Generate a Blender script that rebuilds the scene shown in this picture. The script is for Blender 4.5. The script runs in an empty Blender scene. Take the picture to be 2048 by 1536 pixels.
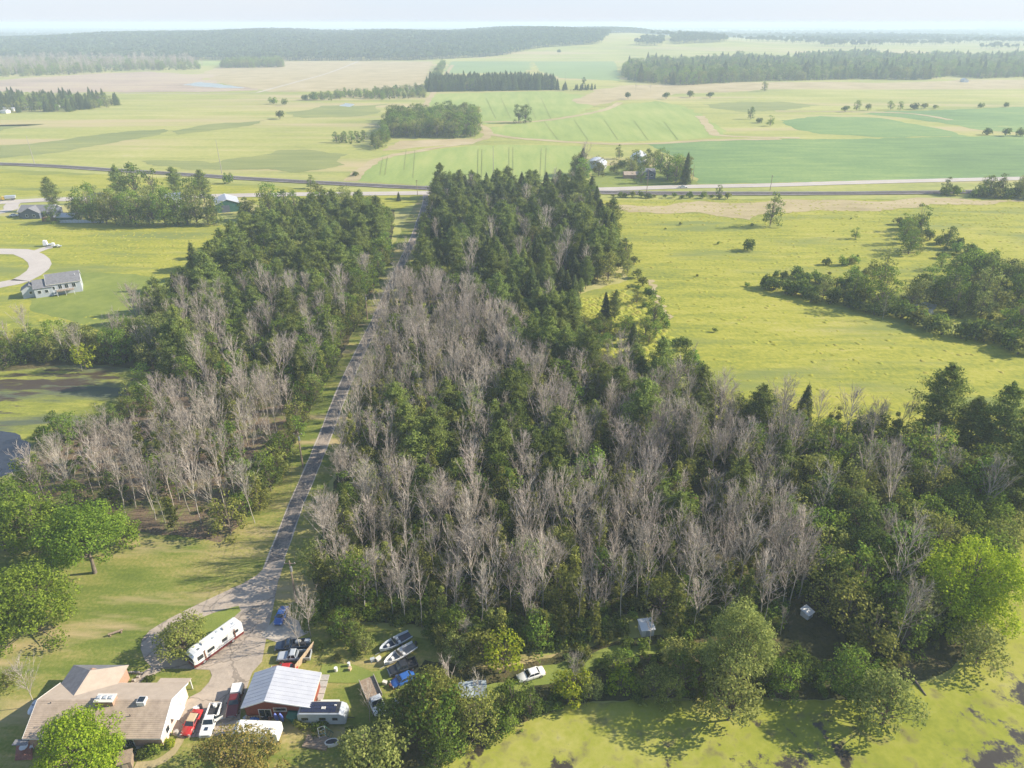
import bpy, math, random
import numpy as np
from mathutils import Vector
rnd = random.Random(7)
RS = np.random.RandomState(11)
S = bpy.context.scene
COL = S.collection
PI = math.pi

# ------------------------------------------------------------------ camera, world, sun, exposure
H, F = 100.0, 1390.0
PT = math.atan(723 / F)
sP, cP = math.sin(PT), math.cos(PT)
cam = bpy.data.objects.new("camera", bpy.data.cameras.new("camera"))
COL.objects.link(cam)
cam.location = (0, 0, H)
cam.rotation_euler = (PI / 2 - PT, 0, 0)
cam.data.sensor_width = 36
cam.data.lens = 36 * F / 2048
cam.data.clip_start = 0.5
cam.data.clip_end = 60000
S.camera = cam

SUN_EL, SUN_AZ = math.radians(31), math.radians(8)       # azimuth measured from +X towards +Y
sd = Vector((math.cos(SUN_EL) * math.cos(SUN_AZ), math.cos(SUN_EL) * math.sin(SUN_AZ), math.sin(SUN_EL)))
W = bpy.data.worlds.new("World"); S.world = W; W.use_nodes = True
wt = W.node_tree; wt.nodes.clear()
sky = wt.nodes.new("ShaderNodeTexSky"); sky.sky_type = 'NISHITA'; sky.sun_disc = False
sky.sun_elevation = SUN_EL; sky.sun_rotation = math.atan2(sd.x, sd.y)
sky.air_density = 1.0; sky.dust_density = 0.2; sky.ozone_density = 3.5; sky.altitude = 300
bg = wt.nodes.new("ShaderNodeBackground"); bg.inputs[1].default_value = 0.11
wo = wt.nodes.new("ShaderNodeOutputWorld")
tc_ = wt.nodes.new("ShaderNodeTexCoord"); sx_ = wt.nodes.new("ShaderNodeSeparateXYZ"); wt.links.new(tc_.outputs["Generated"], sx_.inputs[0])
mr = wt.nodes.new("ShaderNodeMapRange"); mr.interpolation_type = 'SMOOTHSTEP'; wt.links.new(sx_.outputs[2], mr.inputs[0])
for i_, v_ in ((1, -.02), (2, .30), (3, .88), (4, 0.0)): mr.inputs[i_].default_value = v_
mxs = wt.nodes.new("ShaderNodeMix"); mxs.data_type = 'RGBA'; wt.links.new(mr.outputs[0], mxs.inputs[0]); wt.links.new(sky.outputs[0], mxs.inputs[6]); mxs.inputs[7].default_value = (3.4, 3.8, 4.5, 1)   # summer haze low in the sky, alike all round
cz = wt.nodes.new("ShaderNodeTexNoise"); cz.inputs["Scale"].default_value = 3.0; cz.inputs["Detail"].default_value = 5; cmp0 = wt.nodes.new("ShaderNodeMapping"); cmp0.inputs["Scale"].default_value = (1, 1, 6)
wt.links.new(tc_.outputs["Generated"], cmp0.inputs[0]); wt.links.new(cmp0.outputs[0], cz.inputs["Vector"])
cr = wt.nodes.new("ShaderNodeMapRange"); wt.links.new(cz.outputs["Fac"], cr.inputs[0])
for i_, v_ in ((1, .45), (2, .75), (3, 0.0), (4, .5)): cr.inputs[i_].default_value = v_
mx2 = wt.nodes.new("ShaderNodeMix"); mx2.data_type = 'RGBA'; wt.links.new(cr.outputs[0], mx2.inputs[0]); wt.links.new(mxs.outputs[2], mx2.inputs[6]); mx2.inputs[7].default_value = (4.1, 4.2, 4.4, 1)
wt.links.new(mx2.outputs[2], bg.inputs[0]); wt.links.new(bg.outputs[0], wo.inputs[0])
sl = bpy.data.lights.new("sun", 'SUN'); sl.energy = 5.0; sl.angle = math.radians(0.6); sl.color = (1.0, 0.90, 0.73)
so = bpy.data.objects.new("sun", sl); COL.objects.link(so); so.rotation_euler = sd.to_track_quat('Z', 'Y').to_euler()
so.location = (0, 0, 300)
S.view_settings.view_transform = 'Standard'; S.view_settings.look = 'None'
S.view_settings.gamma = 1; S.view_settings.exposure = 0.95; S.view_settings.use_curve_mapping = False
S.cycles.max_bounces = 6; S.cycles.diffuse_bounces = 3; S.cycles.glossy_bounces = 2
S.cycles.transmission_bounces = 3; S.cycles.transparent_max_bounces = 4; S.cycles.volume_bounces = 1
S.cycles.use_denoising = True

# ------------------------------------------------------------------ where a photo pixel meets a level of the place
def G(px, py, z=0.0):
    dx = (px - 1024) / F; dy = (py - 768) / F
    t = (H - z) / (sP + dy * cP)
    return Vector((t * dx, t * (cP - dy * sP), z))
def GA(pts): return [(G(*p).x, G(*p).y) for p in pts]
def inside(x, y, poly):
    c = False; n = len(poly)
    for i in range(n):
        x1, y1 = poly[i]; x2, y2 = poly[i - 1]
        if (y1 > y) != (y2 > y) and x < (x2 - x1) * (y - y1) / (y2 - y1) + x1: c = not c
    return c

# ------------------------------------------------------------------ materials
def newmat(name):
    m = bpy.data.materials.new(name); m.use_nodes = True
    t = m.node_tree; t.nodes.clear()
    o = t.nodes.new("ShaderNodeOutputMaterial")
    return m, t, o
def nd(t, typ, **kw):
    n = t.nodes.new(typ)
    for k, v in kw.items():
        if k.startswith("i_"):
            key = k[2:]
            n.inputs[int(key) if key.isdigit() else key.replace("_", " ")].default_value = v
        else: setattr(n, k, v)
    return n
def ramp(t, fac, stops):
    r = t.nodes.new("ShaderNodeValToRGB"); e = r.color_ramp.elements
    while len(e) < len(stops): e.new(0.5)
    for i, (p, c) in enumerate(stops): e[i].position = p; e[i].color = (*c, 1)
    t.links.new(fac, r.inputs[0]); return r.outputs[0]
def noise(t, co, scale, detail=3, rough=0.55, vec=None):
    n = nd(t, "ShaderNodeTexNoise"); n.inputs["Scale"].default_value = scale
    n.inputs["Detail"].default_value = detail; n.inputs["Roughness"].default_value = rough
    if vec:
        mp = nd(t, "ShaderNodeMapping"); mp.inputs["Rotation"].default_value = (0, 0, vec[2]); mp.inputs["Scale"].default_value = (vec[0], vec[1], 1)
        t.links.new(co, mp.inputs[0]); co = mp.outputs[0]
    t.links.new(co, n.inputs["Vector"]); return n.outputs["Fac"]
def mth(t, op, a, b=None, clamp=False):
    n = nd(t, "ShaderNodeMath", operation=op, use_clamp=clamp)
    for i, v in enumerate((a, b)):
        if v is None: continue
        if isinstance(v, (int, float)): n.inputs[i].default_value = v
        else: t.links.new(v, n.inputs[i])
    return n.outputs[0]
def mixc(t, fac, a, b):
    n = nd(t, "ShaderNodeMix", data_type='RGBA')
    for i, v in ((0, fac), (6, a), (7, b)):
        if isinstance(v, (int, float)): n.inputs[i].default_value = v
        elif isinstance(v, tuple): n.inputs[i].default_value = (*v, 1)
        else: t.links.new(v, n.inputs[i])
    return n.outputs[2]
def ground_mat(name, stops, big=0.012, mid=0.09, fine=1.2, streak=(1, 1, 0), bump=0.6, w=(.4, .35, .25), rough=0.95, cracks=None, patch=None, wet=None, spots=None, spot_k=.2, wr=.3):
    """soil, grass or crop: three sizes of variation feed one ramp; patch = (scale, lo, hi, colour); wet = the same, glossy water"""
    m, t, o = newmat(name)
    tc = nd(t, "ShaderNodeTexCoord").outputs["Object"]
    a = noise(t, tc, big, 3); b = noise(t, tc, mid, 4, .6, streak); c = noise(t, tc, fine, 3, .65)
    f = mth(t, 'ADD', mth(t, 'ADD', mth(t, 'MULTIPLY', a, w[0]), mth(t, 'MULTIPLY', b, w[1])), mth(t, 'MULTIPLY', c, w[2]))
    f = mth(t, 'MULTIPLY', mth(t, 'SUBTRACT', f, 0.36), 3.6, True)
    col = ramp(t, f, stops)
    if patch:
        pf = mth(t, 'MULTIPLY', mth(t, 'SUBTRACT', noise(t, tc, patch[0], 5, .6, patch[4] if len(patch) > 4 else None), patch[1]), 1 / (patch[2] - patch[1]), True)
        col = mixc(t, pf, col, patch[3])
    bs = nd(t, "ShaderNodeBsdfPrincipled"); bs.inputs["Roughness"].default_value = rough
    bs.inputs["Specular IOR Level"].default_value = 0.15
    if cracks:
        vo = nd(t, "ShaderNodeTexVoronoi", feature='DISTANCE_TO_EDGE'); vo.inputs["Scale"].default_value = cracks
        wp = nd(t, "ShaderNodeVectorMath", operation='ADD'); sc = nd(t, "ShaderNodeVectorMath", operation='SCALE'); sc.inputs[3].default_value = 1.6
        nz = nd(t, "ShaderNodeTexNoise"); nz.inputs["Scale"].default_value = .6; t.links.new(tc, nz.inputs["Vector"]); t.links.new(nz.outputs["Color"], sc.inputs[0]); t.links.new(tc, wp.inputs[0]); t.links.new(sc.outputs[0], wp.inputs[1]); t.links.new(wp.outputs[0], vo.inputs["Vector"])
        col = mixc(t, mth(t, 'MULTIPLY', mth(t, 'LESS_THAN', vo.outputs[0], .014), .4), col, (.05, .045, .04))
    if wet:
        wn = noise(t, tc, wet[0], 7, .72, wet[4] if len(wet) > 4 else None)
        if spots: wn = mth(t, 'ADD', wn, wet_spots(m, spots, spot_k))
        wf = mth(t, 'MULTIPLY', mth(t, 'SUBTRACT', wn, wet[1]), 1 / (wet[2] - wet[1]), True)
        col = mixc(t, wf, col, wet[3])
        t.links.new(mth(t, 'SUBTRACT', rough, mth(t, 'MULTIPLY', wf, rough - wr)), bs.inputs["Roughness"])
        t.links.new(mth(t, 'MULTIPLY', wf, 0.5), bs.inputs["Specular IOR Level"])
    t.links.new(col, bs.inputs["Base Color"])
    if bump:
        bp = nd(t, "ShaderNodeBump"); bp.inputs["Strength"].default_value = bump; bp.inputs["Distance"].default_value = 0.2
        t.links.new(mth(t, 'ADD', c, b), bp.inputs["Height"]); t.links.new(bp.outputs[0], bs.inputs["Normal"])
    t.links.new(bs.outputs[0], o.inputs[0]); return m
def wet_spots(m, spots, amount):
    """lets open water show through the weed more readily around some places of the pond"""
    t = m.node_tree; tc = nd(t, "ShaderNodeTexCoord").outputs["Object"]; tot = None
    for (x, y, r) in spots:
        v = nd(t, "ShaderNodeVectorMath", operation='DISTANCE'); t.links.new(tc, v.inputs[0]); v.inputs[1].default_value = (x, y, 0)
        f = mth(t, 'SUBTRACT', 1.0, mth(t, 'DIVIDE', v.outputs["Value"], r), True); tot = f if tot is None else mth(t, 'MAXIMUM', tot, f)
    return mth(t, 'MULTIPLY', tot, amount)
def solid(name, c, rough=0.6, metal=0.0, var=0.12, scale=3.0, c2=None, bump=0.0, coat=0.0, spec=0.4):
    m, t, o = newmat(name)
    tc = nd(t, "ShaderNodeTexCoord").outputs["Object"]
    n = noise(t, tc, scale, 4, .6)
    d = c2 or tuple(v * (1 - 2.2 * var) for v in c)
    col = ramp(t, n, [(.3, d), (.65, c)])
    bs = nd(t, "ShaderNodeBsdfPrincipled"); bs.inputs["Roughness"].default_value = rough; bs.inputs["Metallic"].default_value = metal
    bs.inputs["Coat Weight"].default_value = coat; bs.inputs["Specular IOR Level"].default_value = spec
    t.links.new(col, bs.inputs["Base Color"])
    if bump:
        bp = nd(t, "ShaderNodeBump"); bp.inputs["Strength"].default_value = bump; bp.inputs["Distance"].default_value = 0.05
        t.links.new(noise(t, tc, scale * 6, 3), bp.inputs["Height"]); t.links.new(bp.outputs[0], bs.inputs["Normal"])
    t.links.new(bs.outputs[0], o.inputs[0]); return m
def leaf_mat(name, lo, mid, hi, trans=0.35, objvar=0.35):
    if trans: trans = min(.5, trans + .12); lo, mid, hi = [tuple(min(.6, v * 1.2) for v in c) for c in (lo, mid, hi)]
    if 'needle' in name: lo, mid, hi = [tuple(v * 1.15 for v in c) for c in (lo, mid, hi)]
    m, t, o = newmat(name)
    gi = nd(t, "ShaderNodeNewGeometry").outputs["Random Per Island"]
    oi = nd(t, "ShaderNodeObjectInfo").outputs["Random"]
    col = ramp(t, gi, [(0, lo), (.5, mid), (1, hi)])
    v = mth(t, 'ADD', mth(t, 'MULTIPLY', oi, objvar * 2), 1 - objvar)
    hs = nd(t, "ShaderNodeHueSaturation"); t.links.new(col, hs.inputs["Color"]); t.links.new(v, hs.inputs["Value"])
    t.links.new(mth(t, 'ADD', mth(t, 'MULTIPLY', mth(t, 'FRACT', mth(t, 'MULTIPLY', oi, 17.3)), 0.022), 0.488), hs.inputs["Hue"])
    d = nd(t, "ShaderNodeBsdfDiffuse"); tr = nd(t, "ShaderNodeBsdfTranslucent"); mx = nd(t, "ShaderNodeMixShader"); mx.inputs[0].default_value = trans
    for s in (d, tr): t.links.new(hs.outputs[0], s.inputs[0])
    t.links.new(d.outputs[0], mx.inputs[1]); t.links.new(tr.outputs[0], mx.inputs[2]); t.links.new(mx.outputs[0], o.inputs[0])
    return m

M = {}
M['leaf'] = leaf_mat("leaf green", (.065, .11, .018), (.13, .20, .03), (.23, .30, .05))
M['leaf_fresh'] = leaf_mat('leaf fresh', (.10, .18, .012), (.20, .31, .02), (.33, .43, .04), .4, .1)
M['leaf_mid'] = leaf_mat('leaf mid', (.075, .13, .016), (.15, .225, .028), (.25, .33, .045), .35, .08)
M['leaf_dark'] = leaf_mat("leaf dark green", (.055, .085, .018), (.105, .15, .03), (.17, .22, .05))
M['leaf_lime'] = leaf_mat("leaf lime", (.16, .22, .012), (.28, .36, .02), (.44, .48, .05), .4, .1)
M['leaf_olive'] = leaf_mat("leaf olive", (.10, .11, .025), (.20, .19, .05), (.36, .27, .08), .35, .1)
M['leaf_willow'] = leaf_mat("leaf willow", (.13, .16, .04), (.23, .26, .07), (.36, .38, .12), .35, .12)
M['leaf_yellow'] = leaf_mat("leaf yellow green", (.13, .19, .015), (.24, .30, .025), (.36, .38, .04), .4, .12)
M['leaf_sap'] = leaf_mat("leaf sapling", (.095, .11, .025), (.18, .20, .045), (.28, .29, .075), .35, .35)
M['needle'] = leaf_mat("pine needle", (.07, .10, .025), (.14, .18, .04), (.22, .26, .07), .28, .3)
M['spruce'] = leaf_mat("spruce needle", (.045, .065, .022), (.085, .115, .035), (.14, .17, .055), .2, .35)
M['deadleaf'] = leaf_mat("dead twig", (.22, .185, .15), (.35, .305, .255), (.48, .43, .37), .0, .22)
M['bark'] = solid("bark", (.20, .16, .12), .9, var=.25, scale=2)
M['deadbark'] = leaf_mat("dead grey bark", (.28, .24, .19), (.38, .34, .28), (.46, .42, .35), .0, .2)

# ------------------------------------------------------------------ object helpers
def tag(o, label=None, cat=None, group=None, kind=None):
    if label: o['label'] = label
    if cat: o['category'] = cat
    if group: o['group'] = group
    if kind: o['kind'] = kind
    return o
def empty(name, loc, rz=0.0, label=None, cat=None, group=None):
    o = bpy.data.objects.new(name, None); COL.objects.link(o); o.location = loc; o.rotation_euler = (0, 0, rz)
    o.empty_display_size = 0.5
    return tag(o, label, cat, group)
def link(name, me, parent=None):
    o = bpy.data.objects.new(name, me); COL.objects.link(o)
    if parent: o.parent = parent
    return o
def copy_tree(o, parent=None):
    c = o.copy(); COL.objects.link(c); c.parent = parent
    for ch in list(o.children): copy_tree(ch, c)
    return c
def fast_mesh(name, V, Fq, mat, k=4):
    V = np.asarray(V, dtype=np.float32); Fq = np.asarray(Fq, dtype=np.int32)
    me = bpy.data.meshes.new(name)
    me.vertices.add(len(V)); me.vertices.foreach_set("co", V.ravel())
    me.loops.add(Fq.size); me.loops.foreach_set("vertex_index", Fq.ravel())
    me.polygons.add(len(Fq)); me.polygons.foreach_set("loop_start", np.arange(0, Fq.size, k, dtype=np.int32))
    me.polygons.foreach_set("loop_total", np.full(len(Fq), k, dtype=np.int32))
    me.update(calc_edges=True); me.materials.append(mat); return me
class MB:
    """collects boxes, prisms, tubes and lofts, builds one mesh"""
    def __init__(s): s.v = []; s.f = []
    def add(s, v, f):
        n = len(s.v); s.v += [tuple(p) for p in v]; s.f += [tuple(i + n for i in q) for q in f]; return s
    def box(s, x0, x1, y0, y1, z0, z1, top=None):
        t = top or (0, 0)
        return s.add([(x0, y0, z0), (x1, y0, z0), (x1, y1, z0), (x0, y1, z0), (x0 + t[0], y0 + t[1], z1), (x1 - t[0], y0 + t[1], z1), (x1 - t[0], y1 - t[1], z1), (x0 + t[0], y1 - t[1], z1)],
                     [(3, 2, 1, 0), (4, 5, 6, 7), (0, 1, 5, 4), (1, 2, 6, 5), (2, 3, 7, 6), (3, 0, 4, 7)])
    def hexa(s, b, t):
        return s.add(list(b) + list(t), [(3, 2, 1, 0), (4, 5, 6, 7), (0, 1, 5, 4), (1, 2, 6, 5), (2, 3, 7, 6), (3, 0, 4, 7)])
    def slab(s, quad, th):
        """a sheet of four corners given thickness along its normal, downwards"""
        a, b, c, d = [Vector(p) for p in quad]; n = (b - a).cross(d - a).normalized()
        if n.z < 0: n = -n
        return s.hexa([p - n * th for p in (a, b, c, d)], [a, b, c, d])
    def prism(s, prof, x0, x1, axis='x'):
        """profile in (u, z) pushed along an axis"""
        n = len(prof); P = []
        for x in (x0, x1):
            for (u, z) in prof: P.append((x, u, z) if axis == 'x' else (u, x, z))
        f = [tuple(range(n))[::-1], tuple(range(n, 2 * n))] + [(i, (i + 1) % n, n + (i + 1) % n, n + i) for i in range(n)]
        return s.add(P, f)
    def tube(s, p, q, r0, r1=None, n=6):
        p, q = Vector(p), Vector(q); r1 = r0 if r1 is None else r1
        d = (q - p).normalized(); u = d.orthogonal().normalized(); w = d.cross(u)
        P = [p + (u * math.cos(2 * PI * i / n) + w * math.sin(2 * PI * i / n)) * r0 for i in range(n)] + [q + (u * math.cos(2 * PI * i / n) + w * math.sin(2 * PI * i / n)) * r1 for i in range(n)]
        return s.add(P, [tuple(range(n))[::-1], tuple(range(n, 2 * n))] + [(i, (i + 1) % n, n + (i + 1) % n, n + i) for i in range(n)])
    def loft(s, secs, cap=True):
        n = len(secs[0]); P = [p for q in secs for p in q]; f = []
        for j in range(len(secs) - 1):
            for i in range(n): f.append((j * n + i, j * n + (i + 1) % n, (j + 1) * n + (i + 1) % n, (j + 1) * n + i))
        if cap: f += [tuple(range(n))[::-1], tuple(range((len(secs) - 1) * n, len(secs) * n))]
        return s.add(P, f)
    def build(s, name, mat, parent=None, smooth=False, bev=0.0):
        me = bpy.data.meshes.new(name); me.from_pydata(s.v, [], s.f); me.update(); me.materials.append(mat)
        import bmesh
        bm = bmesh.new(); bm.from_mesh(me)
        if bev: bmesh.ops.bevel(bm, geom=bm.edges[:], offset=bev, segments=2, affect='EDGES', clamp_overlap=True)
        bmesh.ops.recalc_face_normals(bm, faces=bm.faces[:]); bm.to_mesh(me); bm.free()
        if smooth:
            for p in me.polygons: p.use_smooth = True
        return link(name, me, parent)

# ------------------------------------------------------------------ ground sheets
ZL = [0.02]
def sheet(name, px, mat, jit=1.0, z=None, step=None, world=None, label=None):
    pts = world or GA(px)
    out = []; n = len(pts); r = random.Random(len(name) * 31 + n)
    for i in range(n):
        a = Vector(pts[i]); b = Vector(pts[(i + 1) % n]); L = (b - a).length
        st = step or max(1.5, min(a.length, b.length) * 0.012)
        k = max(1, min(60, int(L / st))); nn = (b - a).orthogonal().normalized() if L > 0 else Vector((0, 0))
        for j in range(k):
            p = a.lerp(b, j / k) + nn * (r.uniform(-1, 1) * st * 0.22 * jit if j else 0)
            out.append((p.x, p.y, 0))
    if z is None: ZL[0] += 0.004; z = ZL[0]
    me = bpy.data.meshes.new(name); me.from_pydata(out, [], [tuple(range(len(out)))]); me.update()
    if me.polygons[0].normal.z < 0: me.flip_normals()
    me.materials.append(mat)
    o = link(name, me); o.location.z = z
    return tag(o, label, kind='structure')
def rough_poly(pts, amp, it=4, seed=1):
    r = random.Random(seed); P = [Vector(p) for p in pts]
    for k in range(it):
        Q = []
        for i in range(len(P)):
            a, b = P[i], P[(i + 1) % len(P)]; d = b - a
            Q += [a, (a + b) / 2 + Vector((-d.y, d.x)) * r.uniform(-amp, amp)]
        P = Q
    return [tuple(p) for p in P]
def strip(name, pts, w, mat, z=None, kind='structure', label=None, edge=0.0, world=None, parent=None):
    """a path of a given width along a line; pts in photo pixels"""
    C = [Vector(p).to_2d() for p in (world or GA(pts))]
    Q = []
    for i in range(len(C) - 1):                       # Catmull-Rom
        p0 = C[max(0, i - 1)]; p1 = C[i]; p2 = C[i + 1]; p3 = C[min(len(C) - 1, i + 2)]
        k = max(2, min(40, int((p2 - p1).length / max(2, w * .8))))
        for j in range(k):
            t = j / k
            Q.append(0.5 * ((2 * p1) + (p2 - p0) * t + (2 * p0 - 5 * p1 + 4 * p2 - p3) * t * t + (3 * p1 - p0 - 3 * p2 + p3) * t ** 3))
    Q.append(C[-1]); V = []; r = random.Random(5)
    for i, p in enumerate(Q):
        d = (Q[min(i + 1, len(Q) - 1)] - Q[max(0, i - 1)]).normalized(); nn = Vector((-d.y, d.x))
        ww = w(i / len(Q)) if callable(w) else w
        a = p + nn * (ww / 2 + r.uniform(-1, 1) * edge); b = p - nn * (ww / 2 + r.uniform(-1, 1) * edge)
        V += [(a.x, a.y, 0), (b.x, b.y, 0)]
    me = bpy.data.meshes.new(name); me.from_pydata(V, [], [(2 * i + 1, 2 * i + 3, 2 * i + 2, 2 * i) for i in range(len(Q) - 1)])
    me.update(); me.materials.append(mat)
    if z is None: ZL[0] += 0.004; z = ZL[0]
    o = link(name, me, parent); o.location.z = z
    return tag(o, label, kind=kind) if not parent else o

lush = [(0, (.13, .16, .035)), (.3, (.22, .24, .035)), (.65, (.32, .31, .045)), (1, (.38, .34, .10))]
M['meadow'] = ground_mat("meadow", lush, .013, .09, .55, (.4, 2.0, .3), .7, w=(.3, .36, .34), patch=(.03, .52, .66, (.18, .21, .055), (.4, 1.7, .25)))
M['meadow_far'] = ground_mat("far meadow", [(0, (.19, .22, .07)), (.5, (.30, .31, .085)), (.8, (.38, .36, .12)), (1, (.42, .37, .19))], .004, .02, .2, (.35, 2.2, .15), .4, w=(.35, .4, .25), patch=(.0055, .50, .64, (.40, .33, .17), (.3, 2.2, .08)))
M['lawn'] = ground_mat("lawn", [(0, (.085, .12, .022)), (.4, (.145, .18, .032)), (.7, (.26, .24, .07)), (1, (.38, .30, .15))], .03, .13, 1.6, (.35, 2.2, .55), .25, patch=(.06, .53, .66, (.40, .31, .16), (.35, 1.8, .5)))
M['lawn_green'] = ground_mat("mown lawn", [(0, (.13, .175, .035)), (1, (.24, .27, .06))], .05, .3, 3, bump=.3)
M['forest_floor'] = ground_mat("forest floor", [(0, (.03, .035, .014)), (.5, (.07, .07, .025)), (.8, (.13, .10, .05)), (1, (.15, .16, .04))], .04, .25, 1.6, bump=1.0)  # dark brown-green soil; shade under the trees is put into this tone
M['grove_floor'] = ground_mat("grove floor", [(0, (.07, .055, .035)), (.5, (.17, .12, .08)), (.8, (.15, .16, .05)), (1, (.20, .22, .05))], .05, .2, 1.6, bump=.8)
M['crop'] = ground_mat("young crop", [(0, (.19, .25, .07)), (.5, (.26, .32, .09)), (1, (.35, .37, .12))], .006, .03, .4, (3, .4, .35), .3)
M['soy'] = ground_mat("soybean field", [(0, (.10, .17, .065)), (.5, (.15, .235, .08)), (1, (.24, .31, .10))], .006, .05, .35, (.5, 2.2, .1), .6, patch=(.012, .66, .74, (.33, .34, .12)))
M['soy_far'] = ground_mat("far crop", [(0, (.17, .24, .10)), (1, (.24, .31, .13))], .004, .02, .2, (.4, 2, .1), .2)
M['reed'] = ground_mat("reed bed", [(0, (.15, .18, .06)), (.6, (.22, .24, .08)), (1, (.30, .30, .09))], .01, .05, .6, (.35, 1.9, .1), .5)
M['tan'] = ground_mat("dry grass", [(0, (.28, .23, .12)), (.5, (.38, .31, .17)), (1, (.46, .38, .24))], .02, .1, .9, (.5, 1.8, .2), .5)
M['mudflat'] = ground_mat("mudflat", [(0, (.24, .19, .14)), (.5, (.38, .29, .22)), (1, (.44, .37, .22))], .004, .012, .1, (.25, 2.5, .05), .2)
M['gravel'] = ground_mat("gravel road", [(0, (.34, .30, .25)), (1, (.52, .46, .38))], .05, .4, 3, bump=.2)
M['asphalt'] = ground_mat("old asphalt", [(0, (.10, .095, .09)), (.5, (.16, .145, .135)), (.65, (.30, .25, .20)), (1, (.38, .31, .25))], .08, .45, 2.5, (1, .4, .3), .2, w=(.3, .4, .3), cracks=.3)
M['concrete'] = ground_mat("driveway concrete", [(0, (.26, .22, .18)), (.5, (.38, .32, .26)), (1, (.48, .40, .32))], .05, .3, 1.6, (.5, 1.5, 0), .15, cracks=.14)
M['ballast'] = ground_mat("ballast", [(0, (.16, .14, .14)), (1, (.30, .27, .26))], .05, .4, 3, bump=.5)
M['highway'] = ground_mat("highway", [(0, (.38, .34, .31)), (1, (.50, .46, .42))], .02, .1, 1, bump=.1)
M['duckweed'] = ground_mat("duckweed pond", [(0, (.17, .20, .03)), (.4, (.26, .275, .045)), (.7, (.33, .32, .08)), (1, (.38, .35, .17))], .02, .09, .6, (1, .7, .4), .15,
                           patch=(.3, .54, .70, (.16, .15, .06)), wet=(.13, .63, .68, (.045, .035, .022)), spots=[(G(a, b).x, G(a, b).y, r) for a, b, r in ((940, 1508, 5), (1110, 1530, 5), (1600, 1520, 6), (1690, 1530, 8), (1500, 1550, 5), (2000, 1500, 12), (2060, 1400, 11), (2080, 1480, 16), (1340, 1530, 5), (1560, 1640, 20), (2200, 1500, 20), (2300, 1300, 20))])
M['pondweed'] = ground_mat("weedy pond", [(0, (.11, .13, .04)), (.5, (.22, .24, .05)), (1, (.36, .34, .08))], .05, .2, 1.2, (.4, 2.2, .1), .2, patch=(.06, .46, .60, (.10, .12, .08), (.35, 1.6, .1)), spot_k=.22, wr=.5, wet=(.2, .60, .67, (.06, .042, .026), (.35, 1.6, .1)), spots=[(G(a, b).x, G(a, b).y, r) for a, b, r in ((0, 772, 22), (60, 770, 18), (130, 764, 16), (190, 755, 12), (-60, 790, 25), (290, 765, 8))])
M['water'] = solid("open water", (.030, .035, .045), .08, var=.2, scale=.1, spec=.7)
M['darkwater'] = ground_mat("dark water", [(0, (.19, .19, .04)), (1, (.28, .26, .07))], .1, .5, 2, (.3, 1.8, .1), .1, wet=(.35, .40, .50, (.03, .022, .016)))
M['pale_water'] = solid("pale water", (.34, .36, .33), .3, var=.1, scale=.05)

# base land: one sheet to the horizon with a low wooded rise
def hill_z(x, y):
    def ss(a, b, v):
        t = min(1, max(0, (v - a) / (b - a))); return t * t * (3 - 2 * t)
    z = 33 * ss(2250, 3300, y) * (1 - ss(4200, 6200, y)) * ss(-2700, -900, x) * (1 - ss(500, 1900, x))
    z += 16 * ss(2250, 3000, y) * (1 - ss(4200, 6200, y)) * (1 - ss(2200, 4200, x))
    z += 5 * ss(2600, 3200, y) * math.sin(x * .0031 + 1) * (1 - ss(5000, 6000, y))
    z *= 1 + .07 * math.sin(x * .0041 + .5) + .08 * math.sin(x * .0103 + y * .002)
    return max(0, z) - 0.02
ys = [-300, 0, 200, 400, 700, 1100, 1600, 2100] + [2200 + 100 * i for i in range(42)] + [6600, 7500, 9000, 12000, 16000, 21000]
xs = [-17000, -11000, -8000, -6000] + [-5000 + 200 * i for i in range(51)] + [6000, 8000, 11000, 17000]
V = [(x, y, hill_z(x, y)) for y in ys for x in xs]; n = len(xs)
Fq = [(j * n + i, j * n + i + 1, (j + 1) * n + i + 1, (j + 1) * n + i) for j in range(len(ys) - 1) for i in range(n - 1)]
tag(link("ground", fast_mesh("ground", V, Fq, M['meadow_far'])), kind='structure')

# near ground areas (photo outlines carried onto the flat land)
sheet("meadow", [(1180, 400), (1500, 398), (2048, 398), (2500, 405), (2500, 860), (2048, 960), (1700, 900), (1400, 830), (1330, 740), (1270, 600), (1225, 480), (1195, 440)], M['meadow'])
sheet("meadow", [(-400, 430), (0, 432), (170, 442), (480, 452), (560, 440), (500, 520), (330, 640), (200, 690), (0, 700), (-400, 720)], M['meadow'])
sheet("meadow", [(-300, 336), (0, 338), (240, 350), (480, 368), (640, 378), (850, 390), (850, 400), (770, 430), (560, 430), (480, 395), (90, 392), (-300, 400)], M['meadow'])
sheet("lawn", [(-700, 1040), (0, 1060), (250, 1060), (430, 1075), (520, 1010), (600, 860), (640, 780), (715, 650), (780, 500), (840, 392), (862, 392), (862, 440), (830, 520), (800, 600), (750, 700), (720, 800), (680, 900), (650, 1000), (640, 1100), (660, 1230), (820, 1270), (1100, 1310), (1300, 1280), (1550, 1240), (1650, 1290), (1500, 1370), (1200, 1390), (1050, 1440), (860, 1520), (800, 1650), (760, 2100), (-1200, 2100), (-1200, 1100)], M['lawn'])
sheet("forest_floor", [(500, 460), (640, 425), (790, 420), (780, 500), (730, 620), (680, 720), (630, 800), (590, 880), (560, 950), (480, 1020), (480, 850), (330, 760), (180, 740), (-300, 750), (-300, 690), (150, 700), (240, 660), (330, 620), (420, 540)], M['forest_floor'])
sheet("grove_floor", [(330, 770), (480, 830), (600, 800), (585, 870), (540, 960), (500, 1030), (440, 1085), (340, 1070), (240, 1062), (0, 1060), (-300, 1060), (-300, 1010), (20, 990), (70, 900), (160, 855), (260, 800)], M['grove_floor'])
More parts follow.
